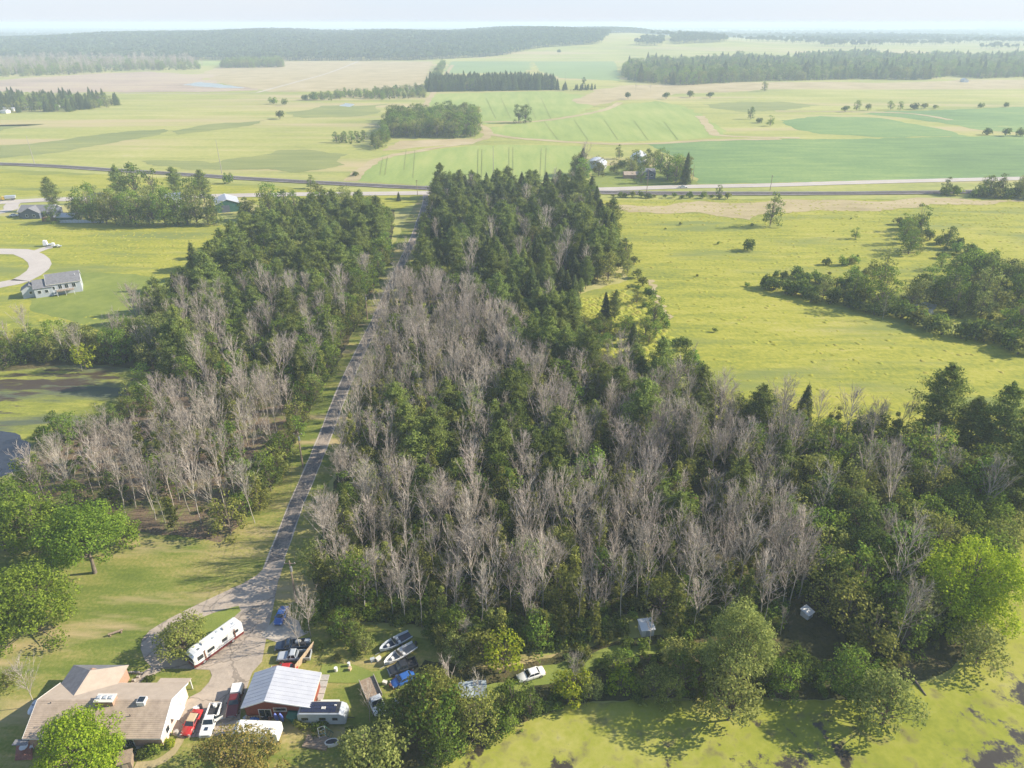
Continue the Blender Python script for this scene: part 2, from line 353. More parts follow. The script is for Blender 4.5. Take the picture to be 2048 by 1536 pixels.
sheet("forest_floor", [(862, 395), (1188, 395), (1205, 450), (1222, 530), (1140, 585), (1130, 650), (1220, 705), (1340, 770), (1440, 840), (1600, 880), (1900, 890), (2300, 960), (2300, 1020), (2048, 1030), (2030, 1110), (2000, 1200), (1960, 1290), (1880, 1350), (1700, 1400), (1300, 1395), (1130, 1410), (940, 1490), (860, 1530), (720, 1560), (690, 1500), (760, 1450), (800, 1380), (850, 1320), (1000, 1340), (1150, 1300), (1300, 1270), (1480, 1260), (1560, 1200), (1400, 1210), (1000, 1260), (660, 1240), (625, 1160), (650, 1040), (680, 920), (730, 800), (760, 700), (805, 600), (835, 520), (850, 440)], M['forest_floor'])
sheet("clearing", [(1150, 590), (1260, 560), (1330, 650), (1400, 740), (1330, 740), (1180, 700), (1130, 640)], M['meadow'])
sheet("lawn", [(60, 575), (160, 545), (270, 548), (330, 560), (330, 600), (200, 660), (60, 620)], M['lawn_green'])

# ponds
pond = sheet("pond", [(1300, 1400), (1130, 1412), (1040, 1450), (940, 1490), (860, 1535), (800, 1600), (760, 2100), (3200, 2100), (2800, 1000), (2300, 985), (2048, 1015), (2035, 1110), (2005, 1200), (1965, 1290), (1890, 1352), (1720, 1402), (1520, 1402)], M['duckweed'], .8)
sheet("pond", [(-500, 770), (0, 742), (180, 728), (290, 742), (335, 768), (300, 790), (255, 808), (160, 862), (80, 905), (45, 950), (0, 1000), (-500, 1080)], M['pondweed'])
sheet("open_water", [(-300, 870), (0, 862), (30, 866), (62, 890), (60, 920), (40, 940), (0, 955), (-300, 1000)], M['water'])
for a in () and ([(1450, 1510), (1530, 1480), (1600, 1490), (1680, 1500), (1740, 1530), (1700, 1580), (1500, 1590)], [(1900, 1490), (1990, 1480), (2060, 1440), (2150, 1430), (2150, 1560), (1950, 1550)],
          [(2000, 1400), (2048, 1370), (2120, 1380), (2120, 1430), (2040, 1430)], [(905, 1500), (960, 1488), (1000, 1492), (990, 1510), (930, 1530)], [(1060, 1520), (1110, 1505), (1150, 1530), (1100, 1550)]):
    sheet("dark_water", None, M['darkwater'], 0, world=rough_poly(GA(a), .42, 4, int(a[0][0])), step=99)
sheet("small_pond", [(1820, 612), (1850, 604), (1875, 610), (1868, 628), (1835, 634)], M['pale_water'])
sheet("small_pond", [(1715, 600), (1760, 594), (1845, 606), (1800, 614), (1740, 611)], M['duckweed'])

# far fields
NEARZ = ZL[0]; ZL[0] = 0.02
for nm, mt, p in [
    ("crop_field", 'crop', [(716, 362), (735, 330), (765, 310), (930, 293), (1010, 289), (1165, 292), (1150, 335), (1110, 362), (1000, 372), (860, 372)]),
    ("stubble_patch", 'tan', [(765, 302), (800, 281), (950, 277), (945, 288), (860, 293)]),
    ("crop_field", 'crop', [(970, 258), (1010, 250), (1100, 240), (1200, 216), (1310, 202), (1370, 212), (1405, 232), (1450, 260), (1440, 275), (1330, 281), (1240, 284), (1060, 280), (1000, 272)]),
    ("crop_field", 'crop', [(838, 218), (865, 188), (1100, 182), (1180, 192), (1200, 205), (1150, 230), (1080, 240), (960, 250), (960, 215)]),
    ("soybean_field", 'soy', [(1290, 287), (1440, 279), (1700, 278), (2048, 270), (2700, 258), (2700, 345), (2048, 354), (1750, 361), (1400, 368), (1380, 340), (1340, 310)]),
    ("soybean_field", 'soy', [(1560, 241), (1640, 232), (1760, 236), (1890, 260), (1935, 272), (1770, 275), (1640, 268), (1590, 258)]),
    ("soybean_field", 'soy', [(1715, 228), (1790, 222), (2048, 214), (2500, 206), (2500, 270), (2048, 264), (1960, 260), (1880, 245), (1780, 233)]),
    ("reed_bed", 'reed', [(1405, 208), (1480, 203), (1560, 203), (1640, 210), (1590, 221), (1490, 225), (1420, 216)]),
    ("far_field", 'soy_far', [(885, 147), (905, 122), (1065, 112), (1062, 138), (1050, 145)]),
    ("far_field", 'soy_far', [(1065, 122), (1220, 111), (1235, 130), (1240, 162), (1120, 156), (1078, 142)]),
    ("far_field", 'soy_far', [(1215, 90), (1360, 87), (1500, 87), (1560, 90), (1700, 96), (1720, 106), (1400, 107), (1245, 108)]),
    ("far_field", 'soy_far', [(1850, 76), (2048, 74), (2500, 74), (2500, 88), (2048, 90), (1830, 88)]),
    ("dry_meadow", 'tan', [(1240, 172), (1400, 168), (2048, 160), (2500, 158), (2500, 176), (1900, 178), (1500, 182), (1250, 200), (1190, 212), (1170, 190)]),
    ("hay_field", 'meadow_far', [(1790, 196), (1920, 190), (1985, 205), (1960, 218), (1800, 222), (1560, 222), (1650, 208)]),
    ("hay_field", 'tan', [(470, 120), (700, 122), (868, 118), (852, 165), (835, 176), (700, 182), (540, 184), (430, 165), (400, 150)]),
    ("mudflat", 'mudflat', [(-500, 172), (0, 162), (150, 150), (300, 143), (430, 149), (400, 158), (500, 176), (520, 181), (450, 183), (200, 184), (0, 183), (-500, 190)]),
    ("far_field", 'crop', [(340, 115), (450, 112), (460, 128), (400, 133), (350, 128)]),
    ("reed_bed", 'reed', [(560, 300), (700, 308), (690, 330), (600, 345), (450, 340), (330, 332), (280, 322), (420, 326)]),
    ("reed_bed", 'reed', [(60, 288), (150, 275), (260, 262), (330, 258), (320, 270), (200, 290), (120, 305), (-300, 330), (-300, 300)]),
    ("reed_bed", 'reed', [(340, 262), (420, 248), (530, 240), (510, 248), (420, 262), (350, 272)]),
    ("reed_bed", 'reed', [(570, 225), (640, 212), (780, 208), (760, 222), (700, 234), (610, 236)]),
    ("reed_bed", 'reed', [(-300, 250), (60, 252), (90, 248), (0, 262), (-300, 275)]),
    ("dry_meadow", 'tan', [(1210, 410), (1400, 402), (1900, 396), (2048, 398), (2048, 404), (1860, 408), (1640, 420), (1500, 440), (1400, 425), (1260, 425)]),
]:
    if mt in ('reed', 'mudflat') or nm == 'dry_meadow': sheet(nm, None, M[mt], 0, world=rough_poly(GA(p), .16, 4, int(p[0][0])), step=9999)
    else: sheet(nm, p, M[mt], 1.6)
sheet("shallow_water", [(365, 170), (400, 164), (440, 168), (490, 176), (440, 176)], M['pale_water'])
sheet("shallow_water", [(678, 212), (690, 206), (710, 209), (700, 214)], M['pale_water'])
# worn tracks
for p, w in (([(700, 362), (760, 318), (860, 298), (960, 280), (975, 262), (960, 245), (1080, 242), (1200, 222), (1240, 205)], 9), ([(965, 262), (1020, 275), (1240, 288), (1440, 280), (1560, 278)], 10),
             ([(1400, 232), (1425, 262), (1450, 272), (1600, 276)], 10), ([(1550, 222), (1800, 226), (1900, 240)], 9), ([(1300, 560), (1315, 600), (1340, 640)], 2), ([(838, 232), (870, 180), (905, 130)], 9)):
    strip("worn_track", p, w, M['tan'], edge=1.5)
strip("gravel_track", [(716, 123), (660, 145), (600, 162), (515, 185)], 7, M['gravel'])
strip("gravel_track", [(515, 186), (380, 187), (60, 187)], 5, M['gravel'])
for px, a, b in ((808, 340, 300), (650 + 176, 356, 300), (1018, 370, 294), (1026, 370, 294), (1080, 352, 296), (1090, 352, 296), (955, 366, 298), (963, 366, 298), (760, 350, 316), (770, 350, 314)):
    strip("tramline", [(px, a), (px - (px - 1024) * .02 + 4 * (1 if px > 1050 else 0), b)], .45, M['reed'])
for x in (1100, 1160, 1220, 1280, 1340): strip("tramline", [(x + 16, 280), (x - 12, 238 + abs(x - 1200) * .04)], .5, M['reed'])
for x in (980, 1010, 1060, 1090): strip("tramline", [(x + 12, 238), (x - 8, 196)], .6, M['reed'])

# ------------------------------------------------------------------ roads, railway, lane, driveway
ZL[0] = 0.2
strip("highway", [(-400, 418), (0, 405), (90, 400), (350, 394), (587, 389), (715, 388), (860, 386), (1000, 382), (1200, 379), (1358, 374), (1524, 371), (1760, 364), (2048, 357), (2600, 345)], 11, M['highway'])
strip("road_line", [(-400, 418), (0, 405), (90, 400), (350, 394), (587, 389), (715, 388), (860, 386), (1000, 382), (1200, 379), (1358, 374), (1524, 371), (1760, 364), (2048, 357), (2600, 345)], .25, solid("yellow paint", (.55, .40, .08), .7))
ZL[0] = NEARZ
rail_px = [(-500, 318), (0, 328.5), (240, 341.5), (500, 358), (650, 366.5), (860, 377), (1040, 382.5), (1200, 385.5), (1400, 387.5), (1650, 387.5), (1850, 385.5), (2048, 382.5), (2600, 374)]
strip("rail_bed", rail_px, 10, M['ballast'], z=.45, edge=.4)
strip("rail_bed", rail_px, 5, M['ballast'], z=.8)
M['steel'] = solid("rail steel", (.30, .26, .24), .4, .7)
M['tie'] = solid("dark timber", (.07, .055, .045), .9)
strip("railway_ties", rail_px, 2.6, M['tie'], z=.86)
C = GA(rail_px)
for s in (-.72, .72):
    rw = [(p[0], p[1] + s) for p in C]
    strip("rail", None, .28, M['steel'], z=.98, world=rw)
lane_px = [(851, 386), (851, 405), (840, 440), (827, 478), (807, 519), (790, 555), (774, 591), (748, 650), (717, 712), (689, 772), (672, 815), (654, 862), (634, 912), (611, 966), (593, 1007), (566, 1080), (545, 1135), (528, 1180)]
strip("lane", lane_px, 3.2, M['asphalt'], edge=.12)
strip("lane_edge", lane_px, 3.8, M['gravel'], z=ZL[0] - .002, edge=.12)
apron = [(540, 1125), (572, 1118), (556, 1165), (546, 1219), (533, 1277), (524, 1324), (505, 1345), (483, 1411), (480, 1440), (474, 1470), (362, 1476), (345, 1470), (352, 1428), (381, 1394), (401, 1384), (418, 1365), (424, 1352), (420, 1340), (375, 1338), (328, 1338), (305, 1336), (289, 1320), (281, 1297), (284, 1280), (299, 1262), (338, 1238), (383, 1215), (436, 1190), (485, 1168), (515, 1150)]
sheet("driveway", apron, M['concrete'], .15)
sheet("lawn_island", [(403, 1236), (440, 1222), (477, 1212), (482, 1222), (440, 1262), (400, 1292), (360, 1314), (340, 1312), (332, 1290), (350, 1260)], M['lawn_green'], .3)
strip("garden_path", [(318, 1335), (290, 1352), (262, 1378)], 2.0, M['concrete'])
strip("garden_path", [(362, 1476), (345, 1505), (310, 1528), (270, 1532)], 1.3, M['tan'])
strip("gravel_patch", [(540, 1250), (575, 1262), (590, 1280)], 5, M['gravel'], edge=.6)
sheet("brick_patio", [(33, 1480), (64, 1478), (66, 1520), (30, 1522)], ground_mat("patio brick", [(0, (.22, .09, .07)), (1, (.38, .18, .14))], .2, 1, 6), .1)
strip("grass_track", [(640, 1345), (740, 1352), (900, 1400), (1030, 1372), (1150, 1330), (1300, 1300), (1480, 1300)], 3, M['lawn_green'], edge=.7)
# the cul-de-sac on the far left
strip("side_street", [(-300, 500), (0, 503), (50, 506), (78, 522), (76, 540), (40, 562), (0, 570), (-300, 640)], 9, M['highway'])
strip("side_street", [(60, 508), (90, 497), (105, 494)], 5, M['highway'])
strip("side_street", [(-200, 440), (0, 425), (22, 412), (30, 402)], 8, M['highway'])
strip("farm_drive", [(1235, 378), (1222, 366), (1215, 352)], 4, M['gravel']); strip("farm_drive", [(1232, 372), (1240, 360), (1250, 352)], 4, M['gravel'])
sheet("farm_lawn", [(1195, 376), (1225, 376), (1400, 370), (1375, 350), (1330, 335), (1250, 330), (1180, 335)], M['lawn_green'])

# ------------------------------------------------------------------ trees
def perp_cards(C, N, size, rs, aspect=1.0):
    """one small bent leaf clump (quad) per centre"""
    n = len(C); C = np.asarray(C); N = np.asarray(N) + rs.normal(0, .55, (n, 3)); N /= np.linalg.norm(N, axis=1)[:, None] + 1e-9
    r = rs.normal(0, 1, (n, 3)); T = np.cross(N, r); T /= np.linalg.norm(T, axis=1)[:, None] + 1e-9; B = np.cross(N, T)
    s = (size * rs.uniform(.6, 1.35, n))[:, None]
    V = np.stack([C - T * s * .5, C + B * s * .5 * aspect - N * s * .12, C + T * s * .5, C - B * s * .5 * aspect - N * s * .12], 1).reshape(-1, 3)
    Fq = np.arange(n * 4).reshape(-1, 4)
    return V, Fq
def tubes(segs, k=4):
    """segs: list of (p, q, r0, r1) -> arrays of quads"""
    P = np.array([s[0] for s in segs], dtype=float); Q = np.array([s[1] for s in segs], dtype=float); r0 = np.array([s[2] for s in segs]); r1 = np.array([s[3] for s in segs])
    D = Q - P; D /= np.linalg.norm(D, axis=1)[:, None] + 1e-9
    a = np.where(np.abs(D[:, 2:3]) < .9, np.array([[0, 0, 1.]]), np.array([[1., 0, 0]])); U = np.cross(D, a); U /= np.linalg.norm(U, axis=1)[:, None] + 1e-9; Wv = np.cross(D, U)
    rings = []
    for X, r in ((P, r0), (Q, r1)):
        for i in range(k):
            c, s_ = math.cos(2 * PI * i / k), math.sin(2 * PI * i / k); rings.append(X + (U * c + Wv * s_) * r[:, None])
    V = np.stack(rings, 1).reshape(-1, 3); n = len(segs); base = (np.arange(n) * 2 * k)[:, None]
    Fq = np.concatenate([base + np.array([[i, (i + 1) % k, k + (i + 1) % k, k + i]]) for i in range(k)], 0)
    return V, Fq
def uvec(rs, n):
    v = rs.normal(0, 1, (n, 3)); return v / np.linalg.norm(v, axis=1)[:, None]

def gen_leafy(seed, R, Ht, cb, leaf, dens, lobes=30, mat='leaf', squash=1.0, flare=.3, ragged=.0, skirt=0):
    """broadleaf tree: crown from cb to Ht, R wide; lobes of leaf clumps hung on limbs"""
    rs = np.random.RandomState(seed); cz = (Ht + cb) / 2; hz = (Ht - cb) / 2
    limbs = []; CC = []; NN = []
    dirs = uvec(rs, lobes * 3); dirs = dirs[dirs[:, 2] > -.75][:lobes]
    tz = max(cb * .8, .3); tr = max(.06, R * .045)
    segs = [((0, 0, 0), (0.1 * R * .3, 0, tz), tr * 1.5, tr)]
    segs.append(((0.1 * R * .3, 0, tz), (0, 0, cz + hz * .5), tr, tr * .35))
    if skirt:
        a_ = rs.uniform(0, 2 * PI, 7); dirs = np.concatenate([dirs, np.stack([np.cos(a_), np.sin(a_), np.full(7, -.95)], 1)])
    for i, d in enumerate(dirs):
        rr = rs.uniform(.52, .95) if i < lobes * .8 or i >= len(dirs) - 7 * skirt else rs.uniform(.2, .5)
        wid = 1.0 - flare * max(0, d[2]) ** 2 - ragged * rs.uniform(0, .5)
        c = np.array([d[0] * R * rr * wid, d[1] * R * rr * wid, cz + d[2] * hz * rr * squash])
        br = rs.uniform(.19, .40) * min(R, hz * 1.2); bv = br * rs.uniform(.6, .9)
        st = np.array([0, 0, min(c[2] - .2, tz + (c[2] - tz) * .35)])
        segs.append((st, c, tr * .5, tr * .12))
        n = int(dens * br * br * 7 / (leaf * leaf)); u = uvec(rs, n); keep = (u @ (d * np.array([1, 1, .6]) + np.array([0, 0, .35]))) > -.55
        u = u[keep]; rad = rs.uniform(.62, 1.08, len(u)) ** .7
        bump = 1 + .30 * np.sin(u[:, 0] * 7 + i) * np.cos(u[:, 1] * 6 + i * 2)
        CC.append(c + u * (rad * bump)[:, None] * np.array([br, br, bv])); NN.append(u + np.array([0, 0, .5]))
    V, Fq = perp_cards(np.concatenate(CC), np.concatenate(NN), leaf, rs)
    tv, tf = tubes(segs, 5)
    return fast_mesh("trunk", tv, tf, M['bark']), fast_mesh("crown", V, Fq, M[mat])
def gen_dead(seed, Ht, spread, nb=34, tw=9, cb=.36, rk=1.0):
    """bare tree: straight pole, ascending limbs, fans of fine twigs"""
    rs = np.random.RandomState(seed); tr = .11 * rk; T = []; B = []
    lean = rs.normal(0, .02, 2); k = 6; pts = []
    for i in range(k + 1):
        z = Ht * i / k; pts.append(np.array([lean[0] * z + rs.normal(0, .08), lean[1] * z + rs.normal(0, .08), z]))
    for i in range(k): T.append((pts[i], pts[i + 1], tr * (1 - .8 * i / k), tr * (1 - .8 * (i + 1) / k)))
    def at(z):
        i = min(k - 1, int(z / Ht * k)); f = z / Ht * k - i; return pts[i] * (1 - f) + pts[i + 1] * f
    for j in range(nb):
        f = cb + (.93 - cb) * (j / nb) ** 1.0; z = Ht * f; p = at(z); az = rs.uniform(0, 2 * PI)
        L = (Ht * (1.02 - f) * .62 + .7) * rs.uniform(.45, 1.0) * spread / 3.0; up = rs.uniform(1.1, 2.6)
        d = np.array([math.cos(az), math.sin(az), up]); d /= np.linalg.norm(d); m = p + d * L * .55; d2 = d + np.array([0, 0, .35]) + rs.normal(0, .12, 3); d2 /= np.linalg.norm(d2); e = m + d2 * L * .6
        r = .062 * rk * (1.2 - f * .6); B.append((p, m, r, r * .6)); B.append((m, e, r * .6, r * .2))
        for q in range(tw):
            g = rs.uniform(.2, 1.0); o = p + (m - p) * g * 1.8 if g < .55 else m + (e - m) * (g - .55) * 2.2
            dd = d + rs.normal(0, .42, 3) + np.array([0, 0, .25]); dd /= np.linalg.norm(dd); l = rs.uniform(.5, 1.4) * spread * .36
            h = o + dd * l * .5; B.append((o, h, .030 * rk, .022 * rk))
            for s_ in range(2):
                d3 = dd + rs.normal(0, .38, 3); d3 /= np.linalg.norm(d3); B.append((h, h + d3 * l * rs.uniform(.4, .8), .021 * rk, .012 * rk))
    tv, tf = tubes(T, 5); bv, bf = tubes(B, 3)
    return fast_mesh("trunk", tv, tf, M['deadbark']), fast_mesh("branches", bv, bf, M['deadleaf'])
def gen_pine(seed, Ht, R, cb=.22, mat='needle', spruce=False, leaf=.42, dens=1.0):
    rs = np.random.RandomState(seed); tr = .2; T = [((0, 0, 0), (0, 0, Ht * .55), tr, tr * .55), ((0, 0, Ht * .55), (0, 0, Ht * .99), tr * .55, .03)]
    CC = []; NN = []; z = Ht * cb
    while z < Ht * .97:
        f = (z / Ht - cb) / (1 - cb)
        prof = (1 - f) ** .85 + .04 if spruce else (1 - f ** 2.1) * (.55 + .45 * min(1, f * 3)) + .05
        nb = 7 if spruce else rs.randint(4, 7)
        a0 = rs.uniform(0, 2 * PI)
        for b in range(nb):
            az = a0 + b * 2 * PI / nb + rs.normal(0, .25); L = R * prof * rs.uniform(.8 if spruce else .5, 1.12)
            rise = (-.25 if spruce else .18) + rs.normal(0, .08) + (.5 * f if not spruce else .3 * f)
            d = np.array([math.cos(az), math.sin(az), rise]); p = np.array([0, 0, z]); e = p + d * L
            T.append((p, e, .045, .015))
            n = max(4, int(dens * L * (22 if spruce else 26))); t = rs.uniform(.22, 1.05, n) ** (.8)
            wid = (.16 if spruce else .30) * L + .12
            c = p + d * (L * t)[:, None] + rs.normal(0, 1, (n, 3)) * np.array([wid * .5, wid * .5, .10 + (.05 if spruce else .12)]); 
            if spruce: c[:, 2] -= np.abs(rs.normal(0, .18, n))
            CC.append(c); NN.append(np.tile(np.array([d[0] * .3, d[1] * .3, 1.0]), (n, 1)))
        z += (.55 if spruce else rs.uniform(.6, 1.05))
    n = 20; CC.append(np.array([0, 0, Ht * .97]) + rs.normal(0, .22, (n, 3)) * np.array([1, 1, 2])); NN.append(np.tile(np.array([0, .3, 1.]), (n, 1)))
    V, Fq = perp_cards(np.concatenate(CC), np.concatenate(NN), leaf, rs, .55)
    tv, tf = tubes(T, 4)
    return fast_mesh("trunk", tv, tf, M['bark']), fast_mesh("crown", V, Fq, M[mat])
def gen_shrub(seed, R, Ht, leaf=.34, mat='leaf_dark', n=420):
    rs = np.random.RandomState(seed); CC = []; NN = []; segs = []
    for i in range(7):
        a = rs.uniform(0, 2 * PI); q = R * rs.uniform(.1, .6); br = R * rs.uniform(.35, .55); c = np.array([math.cos(a) * q, math.sin(a) * q, Ht * rs.uniform(.25, .62)])
        u = uvec(rs, n // 7); u[:, 2] = np.abs(u[:, 2]) * 1.3 - .5
        CC.append(c + u * (rs.uniform(.7, 1.1, len(u)))[:, None] * np.array([br, br, Ht * .38])); NN.append(u + np.array([0, 0, .4])); segs.append(((0, 0, 0), c, .05, .015))
    V, Fq = perp_cards(np.concatenate(CC), np.concatenate(NN), leaf, rs); tv, tf = tubes(segs, 3)
    return fast_mesh("stems", tv, tf, M['bark']), fast_mesh("foliage", V, Fq, M[mat])

def gen_sapling(seed, Ht, R, mat='leaf_sap', leaf=.36):
    """slim young tree, foliage nearly to the ground"""
    rs = np.random.RandomState(seed); T = [((0, 0, 0), (rs.normal(0, .15), rs.normal(0, .15), Ht * .95), .07, .02)]; CC = []; NN = []
    for j in range(26):
        f = rs.uniform(.16, 1); r = R * ((1 - f) ** .6 * .8 + .22) * rs.uniform(.4, 1.0); a = rs.uniform(0, 2 * PI)
        c = np.array([math.cos(a) * r * .7, math.sin(a) * r * .7, Ht * f * .96]); T.append(((0, 0, c[2] - .5 * r), c, .025, .01))
        n = 46; u = uvec(rs, n); CC.append(c + u * (rs.uniform(.5, 1, n))[:, None] * np.array([.42 * R, .42 * R, .6])); NN.append(u + np.array([0, 0, .5]))
    V, Fq = perp_cards(np.concatenate(CC), np.concatenate(NN), leaf, rs); tv, tf = tubes(T, 3)
    return fast_mesh("trunk", tv, tf, M['bark']), fast_mesh("crown", V, Fq, M[mat])

# kinds: name -> (object name, category, part names, [(trunk mesh, crown mesh)], typical height)
KINDS = {
 'dead': ("dead_tree", "dead tree", [gen_dead(100 + i, 13.2 + 1.2 * (i % 4), 2.7 + .45 * (i % 4), 15 + 3 * (i % 4), 6 + i % 4, cb=.25 + .05 * (i % 5)) for i in range(14)]),
 'pine': ("pine_tree", "pine tree", [gen_pine(200 + i, 14 + 1.5 * (i % 3), 3.9 + .5 * (i % 3), .14, leaf=.42, dens=1.9) for i in range(6)]),
 'spruce': ("spruce_tree", "spruce tree", [gen_pine(300 + i, 12.5 + 1.5 * (i % 3), 3.0 + .25 * i, .08, 'spruce', True, .40, 1.6) for i in range(5)]),
 'leafy': ("broadleaf_tree", "broadleaf tree", [gen_leafy(400 + i, 3.6 + .35 * (i % 3), 10 + (i % 3), .3, .38, .85, 26, ['leaf', 'leaf_dark', 'leaf', 'leaf_sap', 'leaf_willow', 'leaf_sap'][i % 6], ragged=.25, skirt=1) for i in range(9)]),
 'sap': ("young_tree", "young tree", [gen_sapling(500 + i, 9.5 + i % 3, 1.5 + .15 * i) for i in range(5)]),
 'shrub': ("shrub", "shrub", [gen_shrub(600 + i, 1.9, 2.8, mat=['leaf_dark', 'leaf', 'leaf_sap', 'leaf_dark'][i]) for i in range(4)]),
}
PLACED = []       # (distance, kind, variant, x, y, rot, scale, sz, label, group)
def plant(kind, x, y, s=1.0, label=None, group=None, var=None, force=False, sz=None):
    v = rnd.randrange(len(KINDS[kind][2])) if var is None else var
    PLACED.append((0 if force else math.hypot(x, y), kind, v, x, y, rnd.uniform(0, 6.28), s, sz or s * rnd.uniform(.82, 1.18), label, group))
def by_mark(x, y, base, marks):
    """name the nearest landmark; marks = [(px, py, phrase)]"""
    b = min(marks, key=lambda m: (G(m[0], m[1]).x - x) ** 2 + (G(m[0], m[1]).y - y) ** 2); return b[2]
AVOID = [(G(a, b, z), q) for a, b, z, q in ((1945, 1160, 9, 8.5), (1948, 1330, 0, 4.5), (1885, 1062, 0, 5.5), (1720, 1150, 0, 4), (1685, 1255, 0, 4), (325, 705, 0, 6.5), (1462, 1375, 0, 5), (1456, 1440, 0, 4), (1762, 1450, 0, 5), (1690, 1385, 0, 4), (1580, 1365, 0, 3.5), (172, 738, 0, 3.5), (1293, 1256, 0, 4.2), (1293, 1285, 0, 3), (1615, 1228, 0, 3), (1132, 1075, 0, 2.5), (1195, 1105, 0, 2.5), (1010, 1345, 0, 3), (1240, 1378, 0, 2), (1143, 1395, 0, 2.5), (1855, 882, 0, 5), (1928, 905, 0, 4), (795, 850, 0, 4), (1025, 850, 0, 4), (1000, 960, 0, 4.5), (1062, 1350, 0, 5.5), (1060, 1378, 0, 4), (1105, 1345, 0, 5), (1180, 1322, 0, 4), (1250, 1308, 0, 4), (800, 1292, 0, 5.2), (790, 1322, 0, 3.5), (815, 1318, 0, 4), (748, 1395, 0, 4))]
def clear_of(x, y): return all((p.x - x) ** 2 + (p.y - y) ** 2 > q * q for p, q in AVOID)
def fill(px, spacing, mix, where, smin=.8, smax=1.15, labels=None, jit=.42, skip=None, prob=1.0):
    """trees of a mixture over an area; all of one kind and size class there share the label"""
    poly = GA(px); x0 = min(p[0] for p in poly); x1 = max(p[0] for p in poly); y0 = min(p[1] for p in poly); y1 = max(p[1] for p in poly)
    ks = list(mix); ws = [mix[k] for k in ks]; n = 0; y = y0; row = 0
    while y < y1:
        x = x0 + (spacing / 2 if row % 2 else 0)
        while x < x1:
            X = x + rnd.uniform(-1, 1) * spacing * jit; Y = y + rnd.uniform(-1, 1) * spacing * jit
            if inside(X, Y, poly) and rnd.random() < prob and clear_of(X, Y) and not (skip and skip(X, Y)):
                k = rnd.choices(ks, ws)[0]; s = rnd.uniform(smin, smax); wh = by_mark(X, Y, where, labels) if labels else where; q = (s - smin) / (smax - smin)
                sz = 'tall' if q > .66 else ('mid-height' if q > .33 else 'low')
                look = {'dead': f"{sz} bare grey dead tree", 'pine': f"{sz} dark green pine", 'spruce': f"{sz} dark pointed spruce", 'leafy': f"{sz} round leafy green tree",
                        'sap': f"{sz} slim green young tree", 'shrub': f"{sz} bushy green shrub"}[k]
                plant(k, X, Y, s, f"{look} {wh}", f"{KINDS[k][1]}s {wh}"[:80]); n += 1
            x += spacing
        y += spacing * .87; row += 1
    return n

lane_w = GA(lane_px)
def near_lane(x, y, d=4.0):
    for i in range(len(lane_w) - 1):
        a = Vector(lane_w[i]); b = Vector(lane_w[i + 1]); ab = b - a; t = max(0, min(1, (Vector((x, y)) - a).dot(ab) / ab.length_squared))
        if (a + ab * t - Vector((x, y))).length < d: return True
    return False
nl = lambda x, y: near_lane(x, y, 2.8)
# left wood
fill([(415, 560), (500, 490), (560, 465), (650, 440), (765, 440), (795, 470), (775, 520), (745, 575), (640, 620), (520, 610), (400, 610), (320, 650), (300, 640)], 5.2, {'pine': .5, 'leafy': .4, 'spruce': .1}, "in the far half of the wood left of the lane", .6, 1.3, skip=lambda x, y: near_lane(x, y, 15 if y > 300 else 10), labels=[(450, 540, "in the left wood's far corner by the meadow"), (350, 620, "at the left wood's edge above the grey house lawn"), (560, 480, "in the left wood below the green barn"), (680, 450, "at the left wood's far rim by the highway"), (560, 570, "in the left wood's far middle"), (700, 540, "in the left wood's far part beside the lane")])
fill([(300, 650), (400, 610), (520, 610), (640, 620), (730, 600), (700, 670), (650, 740), (600, 790), (480, 830), (380, 800), (330, 750), (240, 700)], 4.6, {'dead': .36, 'pine': .18, 'leafy': .32, 'sap': .14}, "in the middle of the wood left of the lane", .65, 1.15, skip=lambda x, y: near_lane(x, y, 9), labels=[(280, 680, "in the left wood beside the wide silvery tree"), (420, 640, "in the left wood's upper left part"), (600, 640, "in the left wood's upper lane side"), (420, 760, "in the left wood above the dead grove"), (600, 740, "in the left wood's lower lane side")])
fill([(765, 500), (785, 510), (735, 640), (690, 740), (650, 830), (590, 940), (560, 1010), (500, 1065), (455, 1080), (440, 1060), (500, 1010), (545, 930), (590, 850), (640, 750), (690, 650)], 3.6, {'leafy': .78, 'sap': .14, 'dead': .08}, "along the mown verge on the lane's left", .75, 1.1, skip=lambda x, y: near_lane(x, y, 7))
fill([(480, 830), (590, 800), (580, 860), (535, 940), (490, 1010), (440, 1060), (350, 1062), (250, 1045), (130, 1015), (20, 1015), (50, 1000), (150, 955), (240, 915), (310, 870), (370, 810)], 4.7, {'dead': .82, 'leafy': .09, 'sap': .09}, "in the dead grove between the left pond and the lane", .8, 1.1, labels=[(100, 1000, "at the pond end of the dead grove"), (250, 950, "in the dead grove above the lawn trees"), (270, 1040, "at the dead grove's edge on the lawn"), (400, 880, "in the dead grove's far middle"), (400, 1000, "in the dead grove's near middle"), (530, 870, "in the dead grove toward the lane")])
fill([(-120, 700), (0, 690), (100, 690), (200, 700), (260, 690), (330, 745), (250, 735), (180, 726), (60, 732), (-120, 742)], 4.6, {'leafy': .7, 'dead': .18, 'shrub': .12}, "on the far bank of the left pond", .75, 1.1)
fill([(330, 755), (345, 790), (300, 830), (200, 870), (120, 910), (80, 925), (70, 900), (160, 858), (255, 805)], 4.6, {'leafy': .9, 'shrub': .1}, "on the near bank of the left pond", .5, .8)
